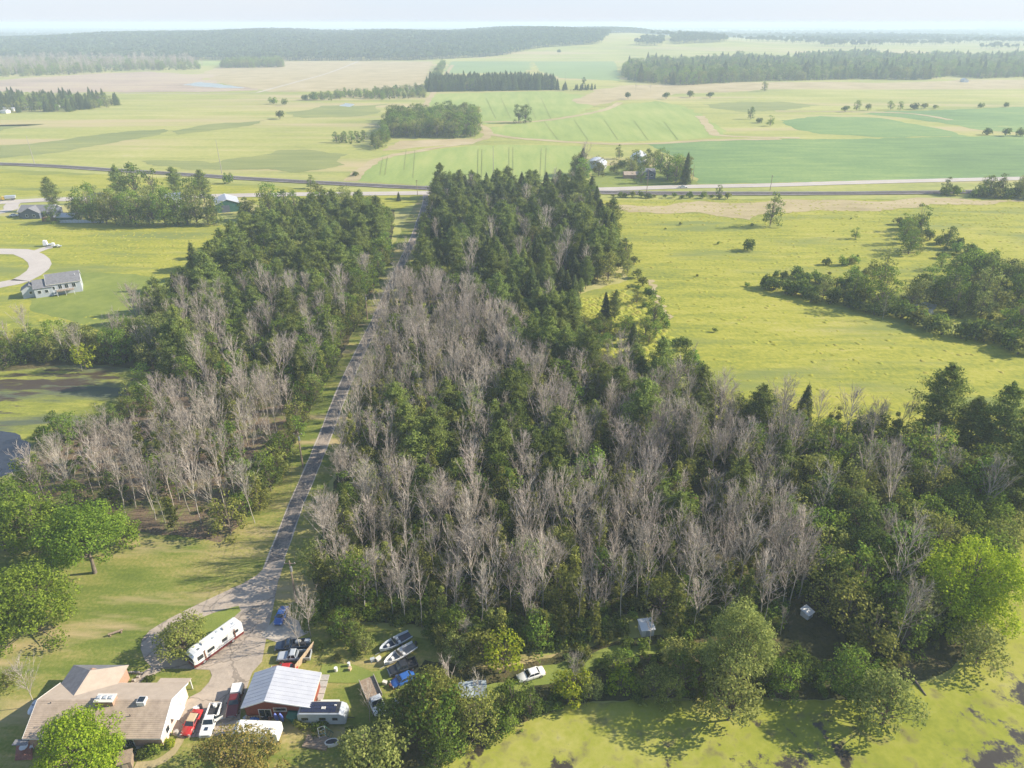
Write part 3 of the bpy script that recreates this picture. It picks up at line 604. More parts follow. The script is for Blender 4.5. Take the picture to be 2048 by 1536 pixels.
# right wood
fill([(864, 400), (875, 392), (1185, 392), (1205, 430), (1225, 480), (1245, 545), (1165, 592), (1140, 650), (1060, 660), (980, 640), (870, 600), (800, 590), (822, 540), (842, 480), (856, 440)], 6.3, {'spruce': .25, 'pine': .47, 'leafy': .20, 'dead': .08}, "in the evergreen wood beside the railway end of the lane", .55, 1.3, skip=lambda x, y: near_lane(x, y, 7 if y > 300 else 4), labels=[(870, 400, "in the evergreen wood by the lane's highway end"), (960, 395, "at the evergreen wood's railway edge, left half"), (1060, 395, "at the evergreen wood's railway edge, centre"), (1170, 398, "in the evergreen wood's far right corner"), (880, 450, "in the evergreen wood beside the open lane"), (980, 450, "in the evergreen wood's upper left part"), (1080, 450, "in the evergreen wood's upper middle"), (1190, 460, "at the evergreen wood's edge on the right meadow"), (860, 540, "in the evergreen wood above the dense dead stand"), (960, 540, "in the evergreen wood's lower middle"), (1080, 540, "in the evergreen wood's lower right middle"), (1220, 540, "in the evergreen wood beside the fence row"), (1060, 630, "in the evergreen wood left of the clearing")])
fill([(1060, 650), (1150, 650), (1160, 700), (1200, 760), (1080, 760), (1000, 700)], 4.6, {'pine': .6, 'leafy': .25, 'sap': .15}, "beside the yellow clearing right of the wood", .8, 1.1, labels=[(1080, 670, "left of the yellow clearing, upper part"), (1150, 700, "touching the yellow clearing's left side"), (1060, 740, "below and left of the yellow clearing"), (1170, 750, "just below the yellow clearing")])
fill([(795, 600), (870, 605), (980, 645), (1060, 700), (1080, 770), (1000, 830), (850, 815), (760, 870), (690, 880), (715, 800), (745, 710), (770, 650)], 4.3, {'dead': .74, 'sap': .20, 'leafy': .06}, "in the dense dead stand right of the lane's bend", .8, 1.12, skip=nl, labels=[(800, 620, "at the far tip of the dense dead stand"), (780, 700, "in the dense dead stand along the lane"), (730, 820, "at the dense dead stand's near lane side"), (900, 660, "in the far middle of the dense dead stand"), (900, 760, "in the heart of the dense dead stand"), (1020, 740, "in the dense dead stand below the evergreens")])
fill([(1080, 765), (1200, 760), (1340, 780), (1440, 845), (1580, 880), (1600, 1000), (1580, 1100), (1450, 1120), (1200, 1070), (1000, 1050), (830, 1040), (780, 900), (850, 820), (1000, 835)], 3.9, {'sap': .43, 'dead': .37, 'leafy': .12, 'pine': .08}, "in the mixed middle of the right-hand wood", .8, 1.15, labels=[(850, 900, "in the mixed wood around the lone bright pine"), (850, 1000, "in the mixed wood behind the lane side dead trees"), (1000, 900, "in the mixed wood around its left pines"), (1000, 1010, "in the mixed wood behind the tarp frame's stand"), (1150, 820, "in the mixed wood below the clearing"),
      (1150, 920, "in the centre of the mixed wood"), (1150, 1020, "in the mixed wood behind the bright slim trees"), (1320, 830, "in the mixed wood by the fence row's near end"), (1320, 930, "in the mixed wood's right centre"), (1330, 1040, "in the mixed wood deep behind the white shed"), (1500, 900, "in the mixed wood below the meadow corner"),
      (1500, 1010, "where the mixed wood meets the leafy wood"), (1550, 1080, "in the mixed wood above the white hut")])
fill([(700, 885), (780, 885), (830, 1040), (1000, 1055), (1200, 1075), (1450, 1125), (1580, 1110), (1610, 1180), (1560, 1255), (1400, 1262), (1200, 1298), (1060, 1310), (1000, 1315), (900, 1270), (800, 1245), (660, 1225), (635, 1150), (660, 1030), (690, 930)], 3.7, {'dead': .60, 'sap': .26, 'leafy': .14}, "in the dead stand nearest the yard", .75, 1.1, skip=nl, labels=[(660, 1220, "in the dead stand beside the yard pole"), (650, 1060, "at the dead stand's rim by the lane"), (790, 1240, "at the dead stand's edge behind the boats"), (800, 1120, "inside the dead stand behind the boats"),
      (740, 950, "in the lane side corner of the dead stand"), (950, 1260, "at the dead stand's near edge left of the sedan"), (960, 1130, "inside the dead stand behind the tarp frame"), (1120, 1250, "at the dead stand's near edge behind the sedan"), (1130, 1120, "beside the bright slim tree in the dead stand"),
      (1290, 1230, "at the wood's edge behind the white shed"), (1300, 1120, "deep behind the white shed"), (1470, 1230, "at the wood's edge between shed and hut"), (1500, 1140, "deep in the stand left of the white hut"), (1600, 1180, "just behind the small white hut")])
fill([(1600, 890), (1750, 900), (1950, 960), (2300, 1000), (2040, 1030), (2010, 1120), (1960, 1260), (1860, 1340), (1760, 1370), (1690, 1290), (1640, 1230), (1620, 1150), (1600, 1000)], 4.6, {'leafy': .78, 'dead': .14, 'shrub': .08}, "in the leafy wood behind the duckweed pond", .85, 1.25, labels=[(1650, 930, "in the leafy wood's corner under the tree line"), (1850, 960, "in the leafy wood below the tallest pine"), (2040, 1000, "in the leafy wood by the photo's right edge"), (1700, 1060, "in the leafy wood's left middle"), (1850, 1080, "in the leafy wood beside the domed tree"), (1700, 1200, "in the leafy wood right of the white hut"), (1850, 1220, "in the leafy wood left of the huge bright tree"), (1830, 1320, "in the leafy wood above the silvery willow")])
fill([(1440, 830), (1600, 870), (1800, 870), (2300, 930), (2300, 960), (1900, 905), (1600, 895), (1450, 860)], 3.6, {'leafy': .35, 'sap': .4, 'dead': .25}, "in the thin tree line beside the right meadow", .7, 1.0)
fill([(1130, 1385), (1160, 1352), (1260, 1335), (1400, 1315), (1560, 1315), (1720, 1345), (1735, 1408), (1300, 1406), (1130, 1414)], 2.9, {'shrub': .42, 'leafy': .58}, "on the near bank of the duckweed pond", .5, .82, labels=[(1160, 1385, "on the pond bank between the yellowish bushes"), (1320, 1370, "on the pond bank left of the tall willow"), (1380, 1330, "beside the tall willow's left"), (1540, 1340, "on the pond bank right of the tall willow"), (1640, 1380, "on the pond bank left of the fresh green tree"), (1720, 1380, "beside the silvery willow's left")])
fill([(790, 1250), (900, 1265), (1000, 1280), (1160, 1255), (1170, 1275), (1020, 1320), (960, 1330), (860, 1320), (840, 1275)], 3.2, {'leafy': .6, 'shrub': .3, 'dead': .1}, "at the wood's near edge behind the boats", .45, .8)
fill([(900, 1462), (1020, 1412), (1110, 1378), (1135, 1412), (1045, 1455), (950, 1498), (870, 1535), (850, 1510)], 2.7, {'leafy': .6, 'shrub': .4}, "on the bank beside the lone white sedan", .5, .78)
fill([(590, 1238), (660, 1228), (740, 1262), (760, 1300), (700, 1330), (650, 1335), (635, 1300), (605, 1265)], 2.8, {'leafy': .5, 'shrub': .5}, "behind the pickups beside the yard", .4, .62)
fill([(1560, 565), (1700, 548), (1760, 575), (1800, 600), (1680, 606), (1600, 602)], 8, {'shrub': .85, 'leafy': .15}, "in the meadow thicket left of the small pond", .7, 1.9, prob=.6)
fill([(1850, 600), (1900, 560), (2048, 560), (2300, 570), (2300, 700), (2048, 700), (1930, 660)], 8, {'leafy': .5, 'shrub': .5}, "in the meadow thicket right of the small pond", .9, 1.6, prob=.65)
fill([(1790, 440), (1850, 448), (1900, 490), (1960, 520), (1900, 525), (1800, 500)], 9, {'shrub': .8, 'leafy': .2}, "in the loose thicket at the far end of the hedges", .7, 1.8, prob=.5)
fill([(1230, 440), (1500, 430), (1900, 430), (2048, 480), (1700, 540), (1500, 620), (1400, 700)], 34, {'shrub': 1}, "scattered alone in the right meadow grass", .25, .8, prob=.5)
# clearing and fence rows
fill([(1160, 650), (1250, 650), (1330, 690), (1290, 720), (1180, 700)], 4.2, {'shrub': .55, 'leafy': .45}, "clustered in the yellow clearing", .4, .75)
for i, (px, py) in enumerate([(1225, 470), (1232, 478), (1246, 512), (1255, 520), (1268, 528), (1275, 556), (1285, 572), (1292, 585), (1300, 598), (1318, 625), (1325, 640), (1332, 655), (1360, 690), (1372, 702), (1385, 725), (1398, 745), (1410, 770), (1425, 795)]):
    p = G(px, py); plant('shrub', p.x, p.y, rnd.uniform(1.0, 1.8), "dark shrub in the fence row along the right meadow", "shrubs in the fence row", force=True)
fill([(1222, 455), (1262, 520), (1300, 590), (1335, 640), (1400, 730), (1440, 800), (1400, 800), (1345, 735), (1290, 660), (1262, 600), (1225, 540)], 6.5, {'shrub': .55, 'leafy': .45}, "in the ragged belt between clearing and right meadow", .5, 1.15, prob=.62)
fill([(775, 1262), (860, 1268), (880, 1300), (860, 1330), (838, 1312), (820, 1272), (770, 1275), (740, 1300), (735, 1285)], 2.4, {'shrub': 1}, "in the scrub around the boats", .4, .75)
# hedges and thickets in the right meadow
ORD = 'first second third fourth fifth sixth seventh eighth ninth tenth eleventh twelfth thirteenth fourteenth fifteenth sixteenth seventeenth eighteenth nineteenth twentieth'.split(); ORD += ['twenty-' + w for w in ORD[:9]] + ['thirtieth'] + ['thirty-' + w for w in ORD[:5]]
def row(pts, n, kind, s0, s1, label, group, jit=3.6, force=True):
    C = [Vector(p) for p in GA(pts)]; Ls = [(C[i + 1] - C[i]).length for i in range(len(C) - 1)]; T = sum(Ls)
    for j in range(n):
        d = T * (j + .5) / n; i = 0
        while i < len(Ls) - 1 and d > Ls[i]: d -= Ls[i]; i += 1
        p = C[i].lerp(C[i + 1], d / Ls[i]); plant(kind, p.x + rnd.uniform(-jit, jit), p.y + rnd.uniform(-jit, jit), rnd.uniform(s0, s1), f"{label}, {ORD[j]} from the left", group, force=force)
row([(1540, 575), (1580, 592), (1630, 600), (1665, 606)], 18, 'shrub', 1.6, 2.6, "dense shrub in the hedge at the thicket's near side", "hedge shrubs in the right meadow")
row([(1560, 555), (1620, 565), (1680, 580), (1740, 585)], 16, 'shrub', 1.2, 2.4, "shrub in the loose middle row of the meadow thicket", "middle thicket shrubs")
row([(1690, 610), (1760, 625), (1830, 645), (1900, 665), (1970, 685), (2060, 710)], 30, 'shrub', 1.7, 2.7, "shrub in the long hedge past the small pale pond", "hedge shrubs past the small pond")
row([(1700, 610), (1790, 618), (1880, 600), (1930, 625), (2000, 640), (2048, 660)], 14, 'leafy', 1.0, 1.5, "leafy tree around the small pale pond", "trees around the small pond", 5)
row([(1900, 560), (1960, 570), (2010, 590), (2048, 600), (2090, 600)], 16, 'leafy', 1.1, 1.6, "leafy tree in the far part of the meadow thicket", "far thicket trees", 6)
row([(1800, 450), (1830, 460), (1850, 480), (1890, 490), (1920, 505), (1960, 525), (1990, 530)], 22, 'shrub', 1.6, 2.8, "shrub in the hedge running to the far meadow", "far hedge shrubs")
row([(1805, 455), (1815, 490), (1812, 515)], 6, 'leafy', .8, 1.2, "small leafy tree in the meadow hedge", "small hedge trees", 2)
row([(1640, 535), (1720, 525), (1760, 545), (1700, 560)], 9, 'shrub', .8, 1.6, "loose shrub in the grass left of the far hedge", "loose meadow shrubs", 4)
row([(1890, 392), (1960, 394), (2048, 396), (2120, 398)], 18, 'shrub', 2.0, 3.4, "shrub in the thicket below the railway", "railway thicket shrubs", 5)
row([(1960, 388), (2010, 392), (2060, 392)], 8, 'leafy', 1.0, 1.4, "leafy tree in the thicket below the railway", "railway thicket trees", 4)
row([(1215, 394), (1300, 396), (1380, 397), (1460, 397)], 16, 'shrub', .8, 1.7, "shrub against the railway bank", "railway bank shrubs", 2)
for (px, py, k, s, v, lb) in [(1540, 452, 'leafy', 1.5, 1, "lone spreading tree standing in the right meadow"), (1710, 478, 'leafy', .75, 0, "small lone tree with a long shadow in the right meadow"),
        (1500, 502, 'shrub', 2.4, 0, "wide dark bush alone in the right meadow"), (1880, 540, 'leafy', .8, 2, "airy tree between the two meadow hedges"),
        (1889, 388, 'leafy', .9, 1, "lone round tree beside the railway on the right"), (1437, 392, 'leafy', .55, 2, "small round tree on the railway bank"), (1408, 392, 'leafy', .5, 3, "small thin tree on the railway bank"),
        (622, 377, 'leafy', .95, 1, "dark spreading tree standing on the railway bank"), (798, 402, 'spruce', .55, 0, "lone small spruce by the highway"), (712, 352, 'shrub', 1.8, 0, "lone bush at the crop field's corner"),
        (456, 367, 'shrub', 2.4, 1, "round bush below the steel power pole"), (1710, 560, 'leafy', .6, 1, "small tree inside the meadow thicket"), (1765, 640, 'dead', .7, 0, "bare tree beside the small pale pond")]:
    p = G(px, py); plant(k, p.x, p.y, s, lb, None, v, True)
# evergreens in the right-hand tree line, and others that stand out
for (px, py, k, s, lb) in [(1855, 882, 'pine', 1.4, "tallest spreading pine in the right tree line"), (1928, 905, 'pine', 1.25, "pine just right of the tallest in the tree line"), (1975, 925, 'pine', 1.2, "drooping pine at the tree line's right"),
        (2042, 925, 'pine', 1.25, "pine cut by the photo's right edge"), (1598, 865, 'spruce', 1.0, "pointed spruce at the left end of the tree line"), (2010, 1040, 'pine', 1.4, "big feathery pine beside the duckweed pond"),
        (1265, 690, 'spruce', .8, "small spruce in the clearing"), (1210, 640, 'spruce', .8, "pointed spruce at the clearing's left"), (1228, 642, 'pine', .8, "slim pine in the clearing"), (1275, 790, 'pine', .9, "pine at the meadow's near corner"),
        (795, 850, 'pine', .95, "bright pine alone among dead trees by the lane"), (1025, 850, 'pine', .9, "pine among dead trees in the middle"), (985, 800, 'pine', .85, "pine standing above the dead stand"), (1000, 960, 'pine', .95, "broad pine in the mixed wood's left part"),
        (1090, 860, 'pine', .8, "young pine left of the mixed wood")]:
    p = G(px, py); plant(k, p.x, p.y, s, lb, None, None, True)
for (px, py, s, lb) in [(1145, 1385, .5, "small pale dead tree between the sedan and the pond"), (1298, 1298, .55, "thin dead tree in front of the white shed"), (1870, 1240, .9, "dead tree among leafy trees beside the pond"), (1800, 1290, .8, "grey dead tree left of the bright pond tree"),
        (905, 1400, .75, "dead tree rising behind the olive oak"), (965, 1420, .65, "dead tree over the collapsed tarp frame"), (740, 1445, .6, "dead tree over the old flatbed truck"), (600, 1300, .6, "dead tree leaning over the loaded truck"), (622, 1275, .7, "dead tree at the yard's back corner"),
        (72, 1412, .7, "bare pale tree beside the white tank"), (165, 742, .8, "bare tree on the pond's far bank"), (1560, 1270, .6, "dead tree at the grass track's far end"), (1765, 1000, .8, "dead tree above the leafy wood"),
        (1380, 745, .7, "bare shrub-like tree in the fence row"), (1420, 835, .8, "wide bare tree at the meadow's near corner")]:
    p = G(px, py); plant('dead', p.x, p.y, s, lb, None, None, True)

# far farmstead and the left homestead trees
for (px, py, k, s, lb) in [(1163, 352, 'spruce', 1.0, "tall spruce left of the white hoop barn"), (1170, 358, 'dead', 1.1, "grey bare tree beside the hoop barn"), (1152, 350, 'leafy', .9, "dark tree at the farm's left end"), (1197, 352, 'leafy', 1.0, "round tree before the hoop barn"),
        (1228, 348, 'leafy', .75, "round dark tree on the farm lawn"), (1246, 336, 'shrub', 2.0, "bushy shrub left of the gable barn"), (1268, 345, 'shrub', 1.8, "shrub behind the dark farmhouse"), (1290, 340, 'leafy', .7, "tree beyond the dark farmhouse roof"),
        (1238, 318, 'leafy', .65, "tree left of the white gable barn"), (1314, 322, 'leafy', .45, "small tree right of the gable barn"), (1335, 360, 'leafy', 1.35, "largest tree right of the dark farmhouse"), (1348, 358, 'leafy', 1.2, "tree behind the largest farm tree"),
        (1370, 368, 'spruce', .8, "spruce by the highway at the farm's right"), (1282, 367, 'leafy', .6, "round tree before the dark farmhouse"), (1320, 346, 'leafy', .9, "dark tree behind the farmhouse"), (1262, 355, 'shrub', 1.6, "shrub on the farm drive's bend"),
        (275, 400, 'leafy', 1.75, "largest tree of the left homestead"), (310, 405, 'leafy', 1.5, "large tree beside the white house"), (245, 405, 'pine', 1.15, "dark pine left of the largest homestead tree"), (410, 405, 'pine', 1.15, "tall dark pine right of the white house"),
        (385, 410, 'leafy', 1.25, "leafy tree behind the white house"), (355, 395, 'pine', .9, "pine above the white house"), (112, 420, 'pine', 1.0, "dark tree behind the dark grey house"), (150, 430, 'leafy', .9, "leafy tree right of the dark grey house"),
        (108, 447, 'leafy', .75, "tree overlapping the dark grey house"), (545, 428, 'leafy', 1.4, "bright round tree right of the green shed"), (500, 440, 'leafy', 1.0, "tree just right of the green shed"), (590, 425, 'leafy', 1.0, "tree between the homestead and the highway"),
        (640, 418, 'leafy', 1.1, "leafy tree near the highway's left part"), (690, 412, 'leafy', 1.0, "yellowish tree near the highway"), (1050, 246, 'leafy', 1.3, "left tree of the pair in the crop fields"), (1038, 246, 'leafy', 1.1, "right tree of the pair in the crop fields")]:
    p = G(px, py); s *= 1.5 if px > 1000 else 1.3; plant(k, p.x, p.y, s, lb, None, None, True)
row([(150, 440), (200, 446), (260, 450), (320, 452), (380, 450), (440, 448)], 19, 'leafy', 1.2, 1.7, "rounded tree in the row before the left homestead", "trees in the row before the left homestead", 2)
row([(200, 420), (240, 428), (300, 425), (350, 432), (400, 428)], 8, 'leafy', 1.2, 1.6, "tree filling the left homestead's grounds", "homestead trees", 4)
row([(470, 445), (520, 440), (600, 432), (700, 428), (760, 432)], 12, 'leafy', 1.1, 1.5, "leafy tree at the far rim of the left wood", "trees at the left wood's far rim", 5)
row([(1152, 345), (1165, 362), (1185, 366)], 4, 'leafy', 1.2, 1.6, "dark tree massed at the far farm's left end", "trees at the far farm's left end", 3)
row([(1250, 350), (1268, 348), (1290, 338), (1315, 334), (1330, 345)], 7, 'leafy', .9, 1.4, "tree sheltering the dark farmhouse", "trees around the dark farmhouse", 3)
row([(1340, 366), (1356, 362), (1368, 355)], 4, 'leafy', 1.3, 1.7, "large dark tree at the far farm's right end", "trees at the far farm's right end", 3)
# scattered far field trees
for i, (px, py, k, s) in enumerate([(1380, 195, 'shrub', 4), (1420, 196, 'shrub', 3.5), (1528, 183, 'leafy', 1.3), (1500, 238, 'leafy', 1.2), (1520, 246, 'shrub', 3), (1540, 252, 'leafy', 1.3), (1256, 198, 'shrub', 3.5), (1332, 198, 'shrub', 3.4),
        (1712, 222, 'leafy', 1.4), (1690, 224, 'shrub', 3), (1735, 221, 'shrub', 3), (1780, 220, 'leafy', 1.5), (1800, 220, 'leafy', 1.0), (1830, 219, 'shrub', 4), (1848, 218, 'shrub', 3.5), (1870, 218, 'shrub', 2.6), (1960, 216, 'shrub', 2.6), (2010, 214, 'shrub', 2.8),
        (1168, 172, 'leafy', 1.3), (1130, 180, 'spruce', 1.2), (1115, 180, 'spruce', 1.1), (560, 238, 'shrub', 4), (548, 208, 'shrub', 4), (570, 210, 'shrub', 3), (1300, 185, 'dead', 1.2), (1270, 183, 'dead', 1.1), (612, 200, 'shrub', 4), (630, 200, 'shrub', 5), (745, 290, 'leafy', 1.0), (752, 300, 'leafy', .8),
        (1975, 270, 'shrub', 3), (2010, 272, 'shrub', 3.4), (2040, 272, 'shrub', 3.4)]):
    p = G(px, py); w = ["among the pale far fields", "in the hedgerow beyond the soybean field"][1 if 1650 < px < 2048 and py > 212 else 0]
    nm_ = {'shrub': "far dark bush", 'leafy': "far round tree", 'spruce': "far pointed spruce", 'dead': "far bare tree"}[k]
    plant(k, p.x, p.y, s, f"{nm_} {w}", f"{nm_}s {w}", None, True)
# woodlots
wl = [
 ([(768, 275), (775, 240), (850, 236), (955, 232), (960, 262), (950, 277)], 8.5, {'leafy': 1}, "in the square woodlot between the fields", 1.3, 1.7),
 ([(620, 200), (640, 193), (850, 175), (850, 196), (760, 200), (700, 196), (660, 202)], 9, {'leafy': .6, 'shrub': .4}, "in the low scrub belt left of the woodlot", .7, 1.0),
 ([(670, 285), (725, 272), (735, 284), (700, 290)], 6, {'shrub': .6, 'leafy': .4}, "in the scrub left of the woodlot", .6, 1.0),
 ([(745, 296), (770, 270), (775, 285), (757, 303)], 6, {'leafy': 1}, "trailing off the square woodlot", .9, 1.2),
 ([(852, 182), (862, 170), (1080, 168), (1110, 172), (1110, 180), (860, 184)], 7.5, {'spruce': .8, 'leafy': .2}, "in the dark pine block between far fields", 1.3, 1.6),
 ([(862, 160), (870, 150), (885, 130), (890, 130), (878, 160)], 9, {'leafy': 1}, "in the tree row beyond the pine block", 1.0, 1.4),
 ([(-150, 226), (0, 228), (60, 224), (150, 224), (240, 212), (236, 205), (150, 200), (0, 198), (-150, 200)], 9, {'leafy': .5, 'spruce': .5}, "around the far trailer park on the left", .95, 1.3),
 ([(1115, 181), (1165, 178), (1205, 178), (1160, 182)], 8, {'spruce': .5, 'shrub': .5}, "in the low row right of the pine block", .6, .8),
]
for px, sp, mix, where, a, b in wl:
    fill(px, sp, mix, where, a, b, prob=.92 if 'park' not in where else .62)
fill([(-200, 158), (0, 155), (150, 150), (240, 143), (410, 140), (380, 128), (150, 126), (-200, 132)], 15, {'dead': .35, 'leafy': .35, 'shrub': .3}, "in the far grey marsh wood", 1.2, 1.9)
fill([(440, 137), (570, 135), (560, 124), (450, 128)], 14, {'leafy': 1}, "in the clump on the far forest's edge", 1.4, 1.8)
fill([(1262, 164), (1246, 150), (1256, 138), (1300, 128), (1400, 130), (1480, 121), (1560, 126), (1640, 116), (1740, 112), (1800, 122), (1880, 116), (1960, 122), (2048, 116), (2300, 118), (2300, 160), (2048, 154), (1960, 158), (1900, 152), (1850, 160), (1700, 159), (1500, 164), (1370, 171), (1320, 168)], 13.5, {'leafy': .9, 'spruce': .1}, "in the broad wood beyond the right fields", 1.0, 2.3)

# build individuals (nearest first), the rest of each kind as one wooded mass
LIM = {'dead': 290, 'pine': 200, 'spruce': 150, 'leafy': 290, 'sap': 220, 'shrub': 230}
cut = {k: [] for k in KINDS}; protos = {}
for rec in sorted(PLACED, key=lambda r: r[0]):
    _, k, v, x, y, rz, s, sz, lab, grp = rec
    cnt = LIM[k]
    if cnt > 0:
        LIM[k] -= 1
        nm_, cat_, meshes = KINDS[k]
        if (k, v) not in protos:
            r = empty(nm_, (0, 0, 0))
            a = link(meshes[v][0].name.split('.')[0], meshes[v][0], r); b = link(meshes[v][1].name.split('.')[0], meshes[v][1], r)
            protos[(k, v)] = (r, a, b)
        else:
            r = copy_tree(protos[(k, v)][0])
        r.location = (x, y, 0); tl = .07 if k == 'dead' else .025; r.rotation_euler = (rnd.uniform(-tl, tl), rnd.uniform(-tl, tl), rz); r.scale = (s, s, sz)
        tag(r, lab, cat_)
        if grp: r['group'] = grp
        elif 'group' in r: del r['group']
    else: cut[k].append((x, y, 0, rz, s, v))

def scatter(name, pts, geo, label):
    """one object of stuff: points in a mesh, each carrying one of the given forms"""
    me = bpy.data.meshes.new(name); me.from_pydata([p[:3] for p in pts], [], [])
    for an, typ, ix in (("rot", 'FLOAT', 3), ("scl", 'FLOAT', 4), ("var", 'INT', 5)):
        at = me.attributes.new(an, typ, 'POINT'); at.data.foreach_set("value", [p[ix] for p in pts])
    o = link(name, me); tag(o, label, kind='stuff')
    ng = bpy.data.node_groups.new(name, 'GeometryNodeTree')
    ng.interface.new_socket("Geometry", in_out='INPUT', socket_type='NodeSocketGeometry'); ng.interface.new_socket("Geometry", in_out='OUTPUT', socket_type='NodeSocketGeometry')
    N = ng.nodes; L = ng.links; gi = N.new("NodeGroupInput"); go = N.new("NodeGroupOutput"); jn = N.new("GeometryNodeJoinGeometry")
    def attr(nm, ty):
        a = N.new("GeometryNodeInputNamedAttribute"); a.data_type = ty; a.inputs[0].default_value = nm; return a.outputs[0]
    rot, scl, var = attr("rot", 'FLOAT'), attr("scl", 'FLOAT'), attr("var", 'INT')
    cb = N.new("ShaderNodeCombineXYZ"); L.new(rot, cb.inputs[2])
    for v, objs in geo.items():
        j = N.new("GeometryNodeJoinGeometry")
        for ob in objs:
            oi = N.new("GeometryNodeObjectInfo"); oi.inputs[0].default_value = ob; L.new(oi.outputs["Geometry"], j.inputs[0])
        cmp_ = N.new("FunctionNodeCompare"); cmp_.data_type = 'INT'; cmp_.operation = 'EQUAL'; L.new(var, cmp_.inputs[2]); cmp_.inputs[3].default_value = v
        ip = N.new("GeometryNodeInstanceOnPoints"); L.new(gi.outputs[0], ip.inputs["Points"]); L.new(cmp_.outputs[0], ip.inputs["Selection"])
        L.new(j.outputs[0], ip.inputs["Instance"]); L.new(cb.outputs[0], ip.inputs["Rotation"]); L.new(scl, ip.inputs["Scale"]); L.new(ip.outputs[0], jn.inputs[0])
    L.new(jn.outputs[0], go.inputs[0])
    md = o.modifiers.new("growth", 'NODES'); md.node_group = ng
    return o
for k, pts in cut.items():
    if not pts: continue
    geo = {v: protos[(k, v)][1:] for (kk, v) in protos if kk == k}
    pts = [p if (k, p[5]) in protos else p[:5] + (next(iter(geo)),) for p in pts]
    scatter({'dead': "dead_woods", 'pine': "pine_woods", 'spruce': "spruce_woods", 'leafy': "leafy_woods", 'sap': "young_woods", 'shrub': "far_undergrowth"}[k], pts, geo,
            {'dead': "grey mass of dead trees in the farther woods", 'pine': "dark pines massed in the farther woods", 'spruce': "dark spruces massed in the farther woods", 'leafy': "green leafy trees massed in the farther woods",
             'sap': "slim young trees massed in the farther wood", 'shrub': "low scrub in the distance"}[k])

# undergrowth in the woods
from mathutils import noise as mnoise
def pts_in(px, n, s0, s1, nv, rs=RS, skip=None, patchy=None):
    poly = GA(px); x0 = min(p[0] for p in poly); x1 = max(p[0] for p in poly); y0 = min(p[1] for p in poly); y1 = max(p[1] for p in poly); out = []; tries = 0
    while len(out) < n and tries < n * 12:
        tries += 1; x = rs.uniform(x0, x1); y = rs.uniform(y0, y1)
        if inside(x, y, poly) and not (skip and skip(x, y)) and (not patchy or mnoise.noise(Vector((x / 22, y / 13, 3))) + .5 * mnoise.noise(Vector((x / 6, y / 4, 8))) > patchy): out.append((x, y, 0, rs.uniform(0, 6.28), rs.uniform(s0, s1), rs.randint(nv)))
    return out
sh_geo = {v: protos[('shrub', v)][1:] for v in range(4) if ('shrub', v) in protos}
ug = []
ug += pts_in([(700, 885), (780, 885), (830, 1040), (1450, 1125), (1610, 1180), (1560, 1235), (1180, 1245), (1000, 1275), (800, 1235), (660, 1220), (635, 1150), (660, 1030)], 620, .4, 1.1, len(sh_geo), skip=nl)
ug += pts_in([(1080, 765), (1340, 780), (1580, 880), (1600, 1100), (1200, 1070), (830, 1040), (780, 900), (1000, 835)], 700, .4, 1.1, len(sh_geo), skip=nl)
ug += pts_in([(795, 600), (980, 645), (1080, 770), (850, 815), (690, 880), (745, 710)], 420, .4, .9, len(sh_geo), skip=lambda x, y: near_lane(x, y, 6))
ug += pts_in([(300, 650), (640, 620), (700, 670), (600, 790), (480, 830), (240, 720)], 420, .4, 1.0, len(sh_geo), skip=lambda x, y: near_lane(x, y, 9))
ug += pts_in([(480, 830), (580, 860), (490, 1000), (440, 1040), (250, 1045), (130, 1005), (70, 940), (265, 830)], 90, .3, .7, len(sh_geo))
ug += pts_in([(1600, 890), (1950, 960), (2040, 1030), (1960, 1250), (1760, 1360), (1640, 1230)], 420, .5, 1.2, len(sh_geo))
ug += pts_in([(650, 1190), (800, 1215), (1000, 1270), (1200, 1250), (1560, 1220), (1560, 1258), (1200, 1298), (1010, 1312), (890, 1270), (790, 1245), (640, 1225)], 330, .5, 1.15, len(sh_geo), skip=lambda x, y: not clear_of(x, y))
ug += pts_in([(1440, 830), (1600, 870), (2300, 930), (2300, 960), (1600, 895)], 260, .4, 1.0, len(sh_geo))
ug += pts_in([(1130, 1300), (1300, 1285), (1500, 1300), (1700, 1340), (1720, 1395), (1300, 1395), (1140, 1400), (1000, 1440), (1020, 1390)], 160, .35, .8, len(sh_geo), skip=lambda x, y: Vector((x, y)).to_3d().xy.length < 1 or math.hypot(x - G(1062, 1350).x, y - G(1062, 1350).y) < 5.5)
scatter("undergrowth", ug, sh_geo, "green undergrowth filling the floor of the woods")

# meadow tussocks
def gen_tuft(seed, mat, n=22, R=1.0, h=.12):
    rs = np.random.RandomState(seed); a = rs.uniform(0, 2 * PI, n); q = R * rs.uniform(0, 1, n) ** .6
    V = []; k = 9
    for rr, zz in ((1.3, -.03), (.95, .13), (.55, .25), (.06, .31)):
        for i in range(k): w = 1 + .22 * math.sin(i * 2.1 + seed) + rs.uniform(-.1, .1); V.append((rr * w * math.cos(2 * PI * i / k), rr * w * .8 * math.sin(2 * PI * i / k), zz + rs.uniform(-.03, .03) * (zz > 0)))
    Fq = [(j * k + i, j * k + (i + 1) % k, (j + 1) * k + (i + 1) % k, (j + 1) * k + i) for j in range(3) for i in range(k)]
    me = fast_mesh("tuft", V, Fq, mat); me.polygons.foreach_set("use_smooth", [True] * len(me.polygons)); return me
M['tuft'] = leaf_mat("meadow tuft", (.21, .235, .038), (.29, .30, .045), (.34, .33, .07), 0, .1)
M['reedleaf'] = leaf_mat("reed tuft", (.23, .24, .045), (.30, .29, .06), (.36, .32, .09), 0, .1)
hid = []
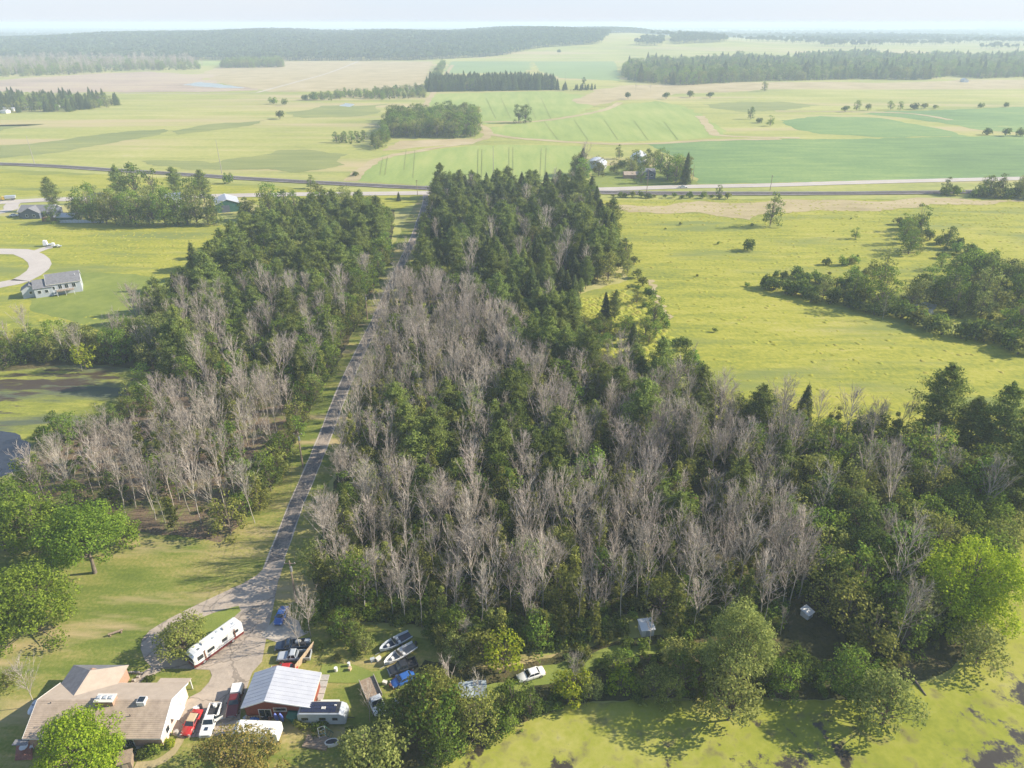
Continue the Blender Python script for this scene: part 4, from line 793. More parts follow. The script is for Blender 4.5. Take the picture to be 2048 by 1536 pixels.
for i in range(3):
    ob = link("meadow_grass", gen_tuft(40 + i, M['tuft'] if i < 2 else M['reedleaf']))
    ob.location = G([1400, 1450, 1480][i], 640); tag(ob, kind='stuff', label="tussock of long grass in the right meadow"); hid.append(ob)
CUL = GA([(-300, 490), (135, 486), (140, 530), (340, 540), (340, 610), (-300, 680)])
tp = pts_in([(1200, 470), (1500, 440), (2048, 430), (2300, 440), (2300, 860), (2048, 900), (1800, 860), (1440, 830), (1330, 700), (1260, 560)], 1600, .25, 1.0, 3)
tp += pts_in([(-300, 445), (0, 450), (400, 465), (480, 480), (330, 620), (200, 680), (0, 690), (-300, 700)], 900, .25, .8, 3, skip=lambda x, y: inside(x, y, CUL))
tp += pts_in([(1180, 400), (2048, 398), (2300, 400), (2300, 440), (1500, 440), (1200, 465)], 900, .4, 1.1, 3)
tp += pts_in([(1150, 600), (1250, 580), (1330, 660), (1400, 740), (1330, 740), (1180, 700)], 700, .5, 1.4, 3)
scatter("tall_grass", tp, {i: [hid[i]] for i in range(3)}, "uneven tussocky grass over the meadows")

# distant forest on the rise: thousands of low crowns
def gen_blob(seed, mat):
    rs = np.random.RandomState(seed); n = 90; u = uvec(rs, n); u[:, 2] = np.abs(u[:, 2])
    C = u * rs.uniform(.75, 1.05, n)[:, None] * np.array([6.5, 6.5, 7]) + np.array([0, 0, 10]); V, Fq = perp_cards(C, u + np.array([0, 0, .4]), 4.2, rs)
    tv, tf = tubes([((0, 0, 0), (0, 0, 12), .5, .3)], 3)
    return fast_mesh("far_crown", np.concatenate([V, tv]), np.concatenate([Fq, tf + len(V)]), mat)
M['far_leaf'] = leaf_mat("far leaf", (.035, .055, .02), (.06, .09, .03), (.10, .13, .05), .15, .35)
fb = []
for i in range(4):
    ob = link("forest_tree", gen_blob(70 + i, M['far_leaf'])); p = [(-600, 2460), (-900, 2480), (-300, 2450), (150, 2460)][i]
    ob.location = (p[0], p[1], hill_z(*p)); tag(ob, ["forest-edge tree below the far ridge, left of centre", "forest-edge tree farthest left on the far ridge", "forest-edge tree below the ridge at the gravel track's end", "forest-edge tree on the far ridge's right"][i], "tree"); fb.append(ob)
def blobs(poly, sp, s0, s1, prob=1.0):
    out = []; x0 = min(p[0] for p in poly); x1 = max(p[0] for p in poly); y0 = min(p[1] for p in poly); y1 = max(p[1] for p in poly); y = y0
    while y < y1:
        x = x0
        while x < x1:
            X = x + rnd.uniform(-.45, .45) * sp; Y = y + rnd.uniform(-.45, .45) * sp
            if inside(X, Y, poly) and rnd.random() < prob: out.append((X, Y, hill_z(X, Y), rnd.uniform(0, 6.28), rnd.uniform(s0, s1), rnd.randrange(4)))
            x += sp
        y += sp
    return out
g = GA([(-500, 122), (0, 120), (200, 119), (430, 121), (640, 122), (830, 121), (1000, 116), (1080, 110), (1200, 108), (1216, 100), (1214, 92), (1300, 88), (1400, 84)])
poly = g + [(g[-1][0] + 100, 4300), (-3600, 4300)]
pts = blobs(poly, 15, .65, 1.5)
pts += blobs(GA([(1280, 107), (1325, 107), (1325, 103), (1280, 103)]), 16, .8, 1.1) + blobs(GA([(1340, 107), (1450, 105), (1450, 98), (1410, 96), (1340, 101)]), 17, .8, 1.2)
pts += blobs(GA([(1400, 86), (1550, 84), (1660, 94), (1750, 96), (1900, 92), (1900, 86), (1800, 80), (1640, 78), (1400, 80)]), 30, 1.0, 1.5, .7)
for (xa, xb, yb, th_) in ((1225, 1480, 84, 140), (1380, 1720, 79, 200), (1600, 1860, 93, 90), (1700, 2100, 86, 160), (1640, 1760, 106, 40), (1790, 1830, 101, 40), (1860, 2100, 98, 60), (1500, 1650, 98, 50), (1960, 2060, 107, 40), (1270, 1330, 108, 40), (1900, 2200, 78, 260), (1250, 1600, 73, 500), (1650, 2200, 70, 500), (-200, 200, 66, 500), (100, 400, 63, 600)):
    a_, b_ = G(xa, yb), G(xb, yb); m_ = (a_ + b_) / 2; d_ = b_ - a_
    pts += blobs([(a_.x, a_.y), (m_.x, m_.y - th_ * .25), (b_.x, b_.y), (b_.x - d_.x * .1, b_.y + th_), (m_.x + d_.x * .1, m_.y + th_ * .55), (a_.x + d_.x * .08, a_.y + th_)], 17 if yb > 75 else 30, .8, 1.5, .85)
for j in range(80):          # far strips of wood between hazy fields
    Y = rnd.uniform(4600, 13000); X = rnd.uniform(-.85, .85) * Y; w = rnd.uniform(300, 1600); d = rnd.uniform(60, 260)
    pts += blobs([(X - w, Y), (X + w, Y + rnd.uniform(-100, 100)), (X + w * .8, Y + d), (X - w * .9, Y + d)], 36, 1.2, 2.0, .8)
for j in range(14):
    Y = rnd.uniform(3000, 4800); X = rnd.uniform(.3, .95) * Y; w = rnd.uniform(120, 500)
    pts += blobs([(X - w, Y), (X + w, Y), (X + w, Y + 70), (X - w, Y + 60)], 24, .9, 1.3, .8)
scatter("distant_forest", pts, {i: [fb[i]] for i in range(4)}, "blue-green forest covering the far ridge")

# ------------------------------------------------------------------ trees that stand out one by one
def hero(name, cat, gen, px, py, z, label, rz=0.0):
    p = G(px, py, z); a, b = gen; r = empty(name, (p.x, p.y, 0), rz, label, cat)
    link(a.name.split('.')[0], a, r); link(b.name.split('.')[0], b, r); return r
BT = "broadleaf_tree", "broadleaf tree"
hero(*BT, gen_leafy(1, 6.3, 10.4, 1.4, .25, 1.2, 56, 'leaf_fresh', flare=.45), 152, 1492, 6.0, "bright lime green maple in front of the tan roofed house")
hero(*BT, gen_leafy(2, 7.6, 9.0, 1.4, .26, 1.1, 62, 'leaf_olive'), 480, 1530, 4.4, "olive brown tinted tree at the photo's bottom edge by the white travel trailer")
hero(*BT, gen_leafy(3, 7.2, 14.5, 1.0, .33, 1.1, 60, 'leaf_mid', skirt=1), 48, 1200, 7.5, "big dense green tree at the lawn's left edge")
hero(*BT, gen_leafy(4, 7.2, 16.5, 3.6, .33, 1.1, 58, 'leaf_mid'), 190, 1146, 0, "round green tree with a pale bare trunk on the lawn")
hero(*BT, gen_leafy(5, 5.6, 14, 1.0, .36, 1.0, 40, 'leaf_mid', skirt=1), 90, 1095, 0, "darker green tree just left of the pale trunked lawn tree")
hero(*BT, gen_leafy(6, 5.6, 13, 1.0, .36, 1.0, 38, 'leaf_mid', skirt=1), 10, 1100, 0, "green tree cut by the photo's left edge above the lawn")
hero(*BT, gen_leafy(7, 5.2, 13, 1.0, .38, 1.0, 34, 'leaf', skirt=1), 45, 1055, 0, "green tree behind the two at the lawn's upper left")
hero(*BT, gen_leafy(41, 4.6, 11, .8, .36, 1.0, 34, 'leaf', skirt=1), 135, 1075, 0, "green tree behind the dark one, above the lawn's upper left")
hero(*BT, gen_leafy(42, 4.4, 10, .8, .36, 1.0, 32, 'leaf_mid', skirt=1), 238, 1090, 0, "green tree touching the right side of the pale trunked lawn tree")
hero(*BT, gen_leafy(8, 4.8, 6.6, .2, .28, 1.1, 44, 'leaf_sap'), 366, 1290, 1.5, "wide bushy tree on the drive's grass island beside the motorhome")
hero(*BT, gen_leafy(9, 5.6, 19, 1.0, .26, 1.1, 60, 'leaf_willow', flare=.4), 1462, 1375, 0, "tall two-lobed pale willow on the pond's near bank")
hero(*BT, gen_leafy(10, 4.6, 12, .4, .36, 1.0, 36, 'leaf_willow'), 1456, 1440, 0, "lower willow leaning over the pond in front of the tall one")
hero(*BT, gen_leafy(11, 5.4, 11, .3, .36, 1.0, 40, 'leaf_willow'), 1762, 1450, 0, "rounded silvery willow jutting into the duckweed pond")
hero(*BT, gen_leafy(12, 8.8, 18.5, 1.0, .32, 1.3, 48, 'leaf_lime', ragged=.15, skirt=1), 1945, 1160, 9, "huge bright yellow-green tree on the pond's right shore")
hero(*BT, gen_leafy(13, 4.4, 8.5, .3, .36, .9, 32, 'leaf_willow'), 1948, 1330, 0, "small pale willow on the shore below the huge bright tree")
hero(*BT, gen_leafy(14, 4.6, 9.5, .5, .30, 1.0, 34, 'leaf'), 1690, 1385, 0, "fresh green tree just left of the silvery willow")
hero(*BT, gen_leafy(15, 2.6, 5.0, .2, .34, 1.1, 22, 'leaf_yellow'), 1240, 1378, 0, "small yellow-green tree on the pond bank right of the sedan")
hero(*BT, gen_leafy(16, 3.3, 6.0, .2, .34, 1.1, 26, 'leaf_yellow'), 1143, 1395, 0, "yellow-green tree on the bank beside the white sedan")
hero(*BT, gen_leafy(17, 3.9, 8.0, .3, .36, 1.0, 28, 'leaf_dark'), 1580, 1365, 0, "dark green tree between the tall willow and the fresh green one")
hero(*BT, gen_leafy(18, 5.6, 11.0, .5, .30, 1.1, 56, 'leaf_sap'), 858, 1412, 5.0, "large olive green oak among the parked wrecks")
hero(*BT, gen_leafy(19, 5.6, 9.0, .3, .36, 1.0, 40, 'leaf_willow'), 742, 1515, 4.0, "rounded grey-green tree at the bottom edge right of the yard")
hero(*BT, gen_leafy(20, 3.6, 9.0, .5, .38, .9, 26, 'leaf_yellow'), 1010, 1345, 0, "yellowish tree at the wood's edge left of the sedan")
hero(*BT, gen_leafy(21, 3.3, 8.0, .5, .38, .9, 24, 'leaf_sap'), 965, 1325, 0, "small green tree behind the tarp frame")
hero(*BT, gen_leafy(22, 6.3, 12.5, .6, .34, .9, 40, 'leaf'), 1885, 1062, 0, "broad domed green tree above the pond's right shore")
hero(*BT, gen_leafy(23, 4.8, 13.0, .8, .42, .9, 34, 'leaf_dark'), 1720, 1150, 0, "dark green tree at the leafy wood's near edge")
hero(*BT, gen_leafy(24, 4.4, 11.0, .8, .40, .9, 30, 'leaf_sap'), 1685, 1255, 0, "light topped tree in the shaded corner of the leafy wood")
hero(*BT, gen_leafy(25, 7.6, 15.0, 1.0, .44, .9, 44, 'leaf_willow'), 325, 705, 0, "wide silvery tree at the left wood's meadow side")
hero(*BT, gen_leafy(26, 4.0, 10.0, .6, .42, .9, 26, 'leaf_yellow'), 172, 738, 0, "bright green tree on the left pond's far bank")
hero(*BT, gen_leafy(27, 5.0, 12.0, .6, .42, .9, 30, 'leaf'), 870, 1470, 0, "green tree in the gap between oak and pond")
hero(*BT, gen_leafy(28, 3.4, 6.5, .3, .36, 1.0, 24, 'leaf_dark'), 790, 1462, 0, "dark green tree below the flatbed truck")
hero("young_tree", "young tree", gen_sapling(31, 12, 2.0, 'leaf_yellow'), 1132, 1075, 0, "bright yellow-green slim tree alone in the dead wood")
hero("young_tree", "young tree", gen_sapling(32, 12, 1.9, 'leaf_yellow'), 1195, 1105, 0, "second bright slim tree in the dead wood, right of the brightest")
SB = "shrub", "shrub"
for i, (px, py, R_, h_, mt, lb) in enumerate([(333, 1488, 1.5, 1.6, 'leaf_yellow', "yellow flowering bush at the house corner"), (312, 1500, 1.7, 1.7, 'leaf', "green bush below the house's front corner"), (285, 1512, 1.5, 1.3, 'leaf_dark', "dark bush in the bed before the house"),
        (265, 1500, 1.2, 1.0, 'leaf_dark', "low bush under the house's front window"), (392, 1318, 1.3, 1.5, 'leaf_dark', "dark bush in front of the motorhome"), (297, 1362, 1.4, 1.1, 'leaf_dark', "clipped bush by the garden path"),
        (240, 1358, 1.0, .6, 'leaf_yellow', "yellowish plants in the stone edged bed"), (226, 1352, .9, .7, 'leaf_dark', "small plant in the stone edged bed"), (15, 1375, 2.6, 4.0, 'leaf_sap', "green bush behind the pale bare tree at left"),
        (605, 1455, 1.6, 2.0, 'leaf_sap', "bush between the trailer and the solar roofed camper"), (640, 1462, 1.8, 1.8, 'leaf_dark', "dark bush against the solar roofed camper"), (675, 1268, 1.8, 2.4, 'leaf_dark', "bush at the dead stand's foot near the boats"),
        (615, 1440, 1.2, 1.5, 'leaf_dark', "small bush by the green tarp"), (1015, 1385, 1.8, 2.5, 'leaf', "bush left of the white sedan"), (700, 1475, 1.8, 2.2, 'leaf_dark', "shaded bush below the flatbed truck's left")]):
    hero(*SB, gen_shrub(900 + i, R_, h_, .26, mt, 520), px, py, 0, lb)

# ------------------------------------------------------------------ materials of built things
P_ = lambda n, c, **k: solid(n, c, **({'rough': .35, 'coat': .5, 'var': .04} | k))
X = dict(
 white=P_("white paint", (.74, .74, .72)), offwhite=P_("cream paint", (.66, .62, .55), rough=.6), red=P_("red paint", (.42, .025, .02)), maroon=P_("maroon paint", (.14, .018, .02)), black=P_("black paint", (.025, .027, .032)),
 blue=P_("blue paint", (.03, .11, .36)), navy=P_("navy paint", (.02, .035, .07)), silver=P_("silver paint", (.42, .45, .48)), grey=P_("grey paint", (.16, .17, .18)), yellow=P_("yellow paint", (.60, .40, .03)), tan=P_("tan canvas", (.50, .38, .24), rough=.9),
 glass=solid("dark glass", (.02, .028, .035), .08, spec=.8, var=.05), tyre=solid("tyre rubber", (.03, .03, .03), .85), rim=solid("rim metal", (.40, .40, .42), .35, .6), chrome=solid("chrome", (.5, .5, .5), .25, .8),
 lamp=solid("lamp lens", (.60, .60, .55), .2), redlamp=solid("red lens", (.35, .02, .02), .3), dark=solid("dark trim", (.04, .04, .045), .7),
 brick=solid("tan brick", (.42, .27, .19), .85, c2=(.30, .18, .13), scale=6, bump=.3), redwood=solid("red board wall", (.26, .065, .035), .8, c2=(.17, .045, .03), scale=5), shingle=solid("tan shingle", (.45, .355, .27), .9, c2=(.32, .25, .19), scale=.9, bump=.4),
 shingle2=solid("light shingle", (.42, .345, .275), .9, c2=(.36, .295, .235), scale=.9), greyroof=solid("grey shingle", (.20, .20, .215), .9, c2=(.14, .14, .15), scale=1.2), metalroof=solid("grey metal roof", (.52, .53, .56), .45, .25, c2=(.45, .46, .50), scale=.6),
 siding=solid("grey siding", (.42, .45, .49), .7, var=.05), whitesiding=solid("white siding", (.72, .72, .71), .6, var=.05), greensiding=solid("green steel siding", (.04, .13, .10), .6), darksiding=solid("dark blue grey siding", (.11, .13, .17), .7), pinkwall=solid("pale stucco", (.66, .53, .44), .8, var=.06),
 concrete=solid("pale concrete", (.45, .42, .38), .85), wood=solid("weathered wood", (.32, .24, .17), .85, c2=(.20, .15, .11)), plywood=solid("pale plywood", (.52, .40, .28), .8, c2=(.40, .30, .2)), tank=solid("white tank", (.66, .70, .74), .4), steel=solid("galvanised", (.45, .46, .47), .45, .5),
 tarp=solid("green tarp", (.02, .12, .085), .6, c2=(.015, .08, .06)), bluetarp=solid("blue tarp", (.03, .14, .42), .5), greytarp=solid("grey tarp", (.36, .42, .46), .6), kayak=solid("blue plastic", (.11, .16, .50), .35), bedliner=solid("bed liner", (.035, .035, .04), .8),
 rust=solid("rusty steel", (.24, .11, .06), .8, c2=(.12, .06, .04)), stone=solid("stone", (.38, .34, .29), .9), solar=solid("solar glass", (.025, .03, .065), .15, spec=.8), hull=solid("boat hull", (.55, .60, .64), .35, var=.08), orange=solid("orange paint", (.38, .13, .04), .6))
def heading(rear, front):
    a = G(*rear); b = G(*front); return math.atan2(b.y - a.y, b.x - a.x)
def sec(x, hw, z0, z1, r=.12, top=.86):
    return [(x, -hw * .9, z0), (x, -hw, z0 + r), (x, -hw, z1 - r), (x, -hw * top, z1), (x, hw * top, z1), (x, hw, z1 - r), (x, hw, z0 + r), (x, hw * .9, z0)]
def wheels(root, xs, hw, r=.34, w=.24, trim='rim'):
    for x in xs:
        for s in (-1, 1):
            y = s * (hw - w / 2 + .015)
            t = MB().tube((x, y - w / 2, r), (x, y + w / 2, r), r, n=14).build("wheel", X['tyre'], root)
            MB().tube((x, y + s * (w / 2 - .02), r), (x, y + s * (w / 2 + .015), r), r * .6, n=10).build("rim", X[trim], t)
def lights(root, xf, xr, hw, zf, zr):
    for s in (-1, 1):
        MB().box(xf - .05, xf + .03, s * hw * .72 - .17, s * hw * .72 + .17, zf - .08, zf + .08).build("headlight", X['lamp'], root)
        MB().box(xr - .03, xr + .05, s * hw * .8 - .12, s * hw * .8 + .12, zr - .09, zr + .09).build("tail_light", X['redlamp'], root)
def greenhouse(root, x0, x1, hw, z0, z1, rf, rr, paint, roofmat=None):
    """glass band with painted roof and pillars; rf / rr = slant of windscreen and rear window"""
    b = [(x0, -hw, z0), (x1, -hw, z0), (x1, hw, z0), (x0, hw, z0)]; h2 = hw * .82; t = [(x0 + rr, -h2, z1), (x1 - rf, -h2, z1), (x1 - rf, h2, z1), (x0 + rr, h2, z1)]
    MB().hexa(b, t).build("window", X['glass'], root)
    MB().hexa([(x0 + rr - .05, -h2 - .04, z1), (x1 - rf + .05, -h2 - .04, z1), (x1 - rf + .05, h2 + .04, z1), (x0 + rr - .05, h2 + .04, z1)], [(x0 + rr + .05, -h2 + .08, z1 + .07), (x1 - rf - .1, -h2 + .08, z1 + .07), (x1 - rf - .1, h2 - .08, z1 + .07), (x0 + rr + .05, h2 - .08, z1 + .07)]).build("roof", roofmat or paint, root)
    for k in range(4): MB().tube(Vector(b[k]) + Vector((0, .01 * (1 if k > 1 else -1), 0)), Vector(t[k]) + Vector((0, .02 * (1 if k > 1 else -1), 0)), .05, n=5).build("pillar", paint, root)
    for s in (-1, 1):
        m = (x0 + x1) / 2; MB().tube((m, s * (hw + .01), z0), (m, s * (h2 + .02), z1), .045, n=5).build("pillar", paint, root)
def car(label, px, py, hd, paint, L=4.7, hw=.9, roofmat=None, name="car", cat="car", cab=(-1.55, .95), hood_dark=False):
    p = G(px, py, .5); r = empty(name, (p.x, p.y, .07), hd, label, cat); f = L / 2
    MB().loft([sec(-f, hw * .82, .35, .78, .1), sec(-f + .18, hw * .95, .26, .92), sec(-f + .9, hw, .22, .98), sec(-.2, hw, .2, .96), sec(.9, hw, .2, .95), sec(f - .9, hw * .98, .22, .82), sec(f - .2, hw * .9, .26, .72), sec(f, hw * .72, .34, .62, .08)]).build("body", paint, r, True)
    greenhouse(r, cab[0], cab[1], hw * .88, .93, 1.36, .62, .5, paint, roofmat)
    wheels(r, (-f + .95, f - .95), hw); lights(r, f - .06, -f + .04, hw, .6, .74)
    for s in (-1, 1):
        MB().box(-.06, -.02, s * hw - .004, s * hw + .006, .3, .9).build("door_seam", X['dark'], r)
        MB().box(.72, .86, s * (hw + .1) - .08, s * (hw + .1) + .08, .92, 1.04).build("mirror", paint, r)
    MB().box(f - .04, f + .02, -hw * .35, hw * .35, .38, .52).build("grille", X['dark'], r); return r
def pickup(label, px, py, hd, paint, L=5.6, hw=.98, cab=(-.75, 1.1), cap=None, load=None, liner='bedliner', door_open=False, hood=None, roofmat=None):
    p = G(px, py, .7); r = empty("pickup_truck", (p.x, p.y, .07), hd, label, "pickup truck"); f = L / 2; bx = cab[0] - .12
    MB().loft([sec(bx, hw, .4, 1.08), sec(cab[1], hw, .36, 1.1), sec(cab[1] + .2, hw, .36, 1.08), sec(f - .25, hw * .95, .4, 1.0), sec(f, hw * .85, .48, .88)]).build("body", paint, r, False)
    MB().box(-f + .05, bx - .03, -hw + .12, hw - .12, .62, .68).build("bed_floor", X[liner], r)
    for s in (-1, 1): MB().box(-f + .02, bx - .03, s * hw - .05 - .05 * s, s * hw + .05 - .05 * s, .42, 1.1).build("bed_side", paint, r)
    MB().box(-f, -f + .09, -hw + .1, hw - .1, .45, 1.08).build("tailgate", paint, r); MB().box(bx - .12, bx - .04, -hw + .1, hw - .1, .64, 1.12).build("bed_headboard", paint, r)
    greenhouse(r, cab[0], cab[1], hw * .9, 1.09, 1.66, .55, .16, paint, roofmat)
    wheels(r, (-f + 1.0, f - 1.0), hw, .38, .27); lights(r, f - .07, -f + .05, hw, .78, .9)
    MB().box(f - .08, f + .04, -hw * .5, hw * .5, .6, .82).build("grille", X['chrome'], r); MB().box(f - .02, f + .14, -hw * .9, hw * .9, .42, .56).build("bumper", X['chrome'], r)
    for s in (-1, 1): MB().box(cab[1] - .5, cab[1] - .36, s * (hw + .12) - .1, s * (hw + .12) + .1, 1.08, 1.26).build("mirror", X['dark'], r)
    if hood: MB().box(cab[1] + .35, f - .7, -.3, .3, 1.02, 1.11, (.05, .05)).build("hood_scoop", hood, r)
    if cap: MB().hexa([(-f + .05, -hw + .02, 1.11), (bx, -hw + .02, 1.11), (bx, hw - .02, 1.11), (-f + .05, hw - .02, 1.11)], [(-f + .15, -hw + .2, 1.68), (bx - .05, -hw + .2, 1.68), (bx - .05, hw - .2, 1.68), (-f + .15, hw - .2, 1.68)]).build("bed_cap", cap, r)
    if door_open:
        d = MB().hexa([(.2, hw, .5), (.25, hw, .5), (-.35, hw + .9, .5), (-.40, hw + .9, .5)], [(.2, hw, 1.1), (.25, hw, 1.1), (-.35, hw + .9, 1.1), (-.40, hw + .9, 1.1)]).build("door", paint, r)
        MB().hexa([(.16, hw - .03, 1.1), (.2, hw - .03, 1.1), (-.33, hw + .8, 1.1), (-.37, hw + .8, 1.1)], [(.1, hw - .08, 1.5), (.14, hw - .08, 1.5), (-.28, hw + .6, 1.5), (-.32, hw + .6, 1.5)]).build("window", X['glass'], d)
    return r

# vehicles about the yard
pickup("dark red pickup with a white bed cap parked beside the garage", 470, 1402, heading((478, 1375), (466, 1425)), X['maroon'], L=5.8, cap=X['white'])
car("red coupe with a tan roof parked next to the house", 384, 1446, heading((396, 1424), (372, 1468)), X['red'], roofmat=X['tan'], L=4.6)
pickup("white pickup with its door open and a dark hood scoop", 421, 1440, heading((431, 1412), (412, 1464)), X['white'], L=5.8, door_open=True, hood=X['navy'], cab=(-.3, 1.2))
pickup("silver pickup with an empty black bed parked nose to the drive", 589, 1312, heading((622, 1310), (556, 1313)), X['silver'], L=5.8, cab=(-.4, 1.2))
tr = pickup("black pickup loaded with scrap parked beside the silver one", 586, 1290, heading((624, 1284), (546, 1291)), X['navy'], L=6.0, cab=(.35, 1.5))
car("blue car half hidden by bushes beyond the drive", 563, 1232, heading((572, 1216), (556, 1252)), X['blue'], L=4.4)
car("bright red car mostly hidden behind the garage roof", 568, 1340, heading((590, 1338), (548, 1340)), X['red'], L=4.6)
car("white sedan standing alone on the grass track", 1062, 1350, heading((1086, 1343), (1040, 1358)), X['white'], L=4.9)
pickup("black pickup wreck beside the boats", 806, 1334, heading((828, 1326), (788, 1341)), X['black'], L=5.0)
car("blue car hidden under the large olive oak", 806, 1360, heading((820, 1352), (794, 1364)), X['blue'], L=4.2)
pickup("white pickup driving on the highway past the farm", 1366, 374, heading((1350, 374.5), (1380, 373.5)), X['white'], L=6.2)
car("dark car parked before the dark grey house", 58, 431, heading((50, 432), (66, 431)), X['navy'], L=4.6)
car("white car parked before the dark grey house", 28, 431, heading((20, 432), (36, 431)), X['white'], L=4.6)
for i, (px, py) in enumerate([(596, 1283), (606, 1288), (615, 1283)]):
    p = G(px, py, .9); o = MB().box(-.5, .5, -.35, .35, 0, .35 + .1 * i, (.05, .05)).build("scrap_box", [X['offwhite'], X['dark'], X['silver']][i], None, bev=.02); o.location = (p.x, p.y, .78)
    tag(o, ["cream box in the loaded black truck's bed, nearest its cab", "dark box in the loaded truck's bed", "silver box at the loaded truck's tail"][i], "box")
p = G(430, 1411, .9); o = MB().tube((0, 0, 0), (0, 0, .4), .32, .3, 12).build("bucket", X['white']); o.location = (p.x, p.y, .76); tag(o, "white bucket in the open bed of the white pickup", "bucket")
p = G(604, 1309, .9); o = MB().tube((0, 0, 0), (0, 0, .25), .42, .42, 14).build("spare_tyre", X['tyre']); o.location = (p.x, p.y, .76); tag(o, "round spare tyre lying in the silver pickup's bed", "tyre")
# old flatbed truck
p = G(748, 1395, .8); r = empty("flatbed_truck", (p.x, p.y, .07), heading((732, 1360), (762, 1432)), "old white flatbed truck under a bare tree", "truck")
MB().box(-4.0, .5, -1.25, 1.25, .95, 1.07).build("bed_frame", X['rust'], r)
for k in range(12): MB().box(-3.98 + k * .37, -3.64 + k * .37, -1.22, 1.22, 1.075, 1.11 + .01 * (k % 3)).build("plank", X['wood'], r)
for s in (-1, 1): MB().box(-4.0, .5, s * 1.27 - .05, s * 1.27 + .05, 1.0, 1.5).build("side_rail", X['stone'], r)
MB().loft([sec(.6, 1.05, .5, 1.3), sec(2.2, 1.05, .45, 1.3), sec(3.3, 1.0, .5, 1.2), sec(3.6, .9, .6, 1.05)]).build("body", X['white'], r)
greenhouse(r, .65, 2.2, .98, 1.3, 2.05, .5, .1, X['white'], X['silver']); wheels(r, (-2.8, -1.9, 2.6), 1.1, .45, .28); lights(r, 3.5, -3.97, 1.1, .9, .9)
# motorhome
p = G(432, 1290, 1.0); hd = heading((478, 1256), (392, 1318)); r = empty("motorhome", (p.x, p.y, .07), hd, "long white motorhome with a maroon skirt parked across the drive", "motorhome")
def rs_(x, hw, z0, z1): return [(x, -hw, z0), (x, -hw, z1 - .35), (x, -hw + .12, z1 - .1), (x, -hw + .4, z1), (x, hw - .4, z1), (x, hw - .12, z1 - .1), (x, hw, z1 - .35), (x, hw, z0)]
MB().loft([rs_(-4.9, 1.18, 1.0, 3.05), rs_(-4.75, 1.25, .95, 3.2), rs_(3.9, 1.25, .95, 3.2), rs_(4.5, 1.2, .98, 3.02), rs_(4.85, 1.1, 1.05, 2.6)]).build("body", X['white'], r)
MB().loft([[(-4.85, -1.22, .4), (-4.85, -1.22, .95), (-4.85, 1.22, .95), (-4.85, 1.22, .4)], [(4.4, -1.22, .4), (4.4, -1.22, .95), (4.4, 1.22, .95), (4.4, 1.22, .4)], [(4.95, -1.05, .45), (4.95, -1.05, 1.04), (4.95, 1.05, 1.04), (4.95, 1.05, .45)]]).build("skirt", X['maroon'], r)
MB().hexa([(4.80, -1.02, 1.55), (4.90, -1.02, 1.55), (4.90, 1.02, 1.55), (4.80, 1.02, 1.55)], [(4.58, -1.0, 2.5), (4.84, -1.0, 2.45), (4.84, 1.0, 2.45), (4.58, 1.0, 2.5)]).build("windscreen", X['glass'], r)
for s in (-1, 1):
    for (a, b, z0, z1) in ((3.1, 4.1, 1.6, 2.4), (.9, 2.2, 1.8, 2.4), (-1.6, -.7, 1.8, 2.4), (-3.9, -2.9, 1.8, 2.35)):
        w = MB().box(a - .06, b + .06, s * 1.25 - .012, s * 1.25 + .018, z0 - .06, z1 + .06).build("window", X['chrome'], r); MB().box(a, b, s * 1.25 - .02, s * 1.25 + .03, z0, z1).build("pane", X['glass'], w)
    MB().box(-4.7, 4.3, s * 1.25 - .01, s * 1.25 + .012, 1.22, 1.3).build("stripe", X['grey'], r)
    MB().box(4.55, 4.75, s * 1.45 - .1, s * 1.45 + .1, 1.8, 2.2).build("mirror", X['white'], r)
MB().box(-3.0, 2.6, 1.26, 1.42, 2.72, 2.9).build("awning", X['offwhite'], r)
for x in (2.75, -3.15): MB().box(x - .1, x + .1, 1.26, 1.36, 1.0, 2.9).build("awning_arm", X['rust'], r)
for x, sx in ((2.0, .45), (-2.2, .45)): MB().box(x - sx, x + sx, -.4, .4, 3.19, 3.46, (.1, .08)).build("air_conditioner", X['offwhite'], r, bev=.03)
for x, y in ((.3, .3), (-.9, -.4), (-3.7, .2), (3.3, .5)): MB().box(x - .2, x + .2, y - .2, y + .2, 3.19, 3.28).build("roof_vent", X['grey'] if x > 3 else X['silver'], r)
MB().tube((-4.4, .9, 3.25), (-2.9, .9, 3.27), .03).build("roof_rail", X['steel'], r)
for k in range(6): MB().box(-5.0, -4.95, .6, 1.0, 1.2 + k * .33, 1.24 + k * .33).build("ladder_rung", X['steel'], r)
wheels(r, (3.1, -2.6), 1.2, .45, .28); lights(r, 4.93, -4.88, 1.15, .8, 1.2)
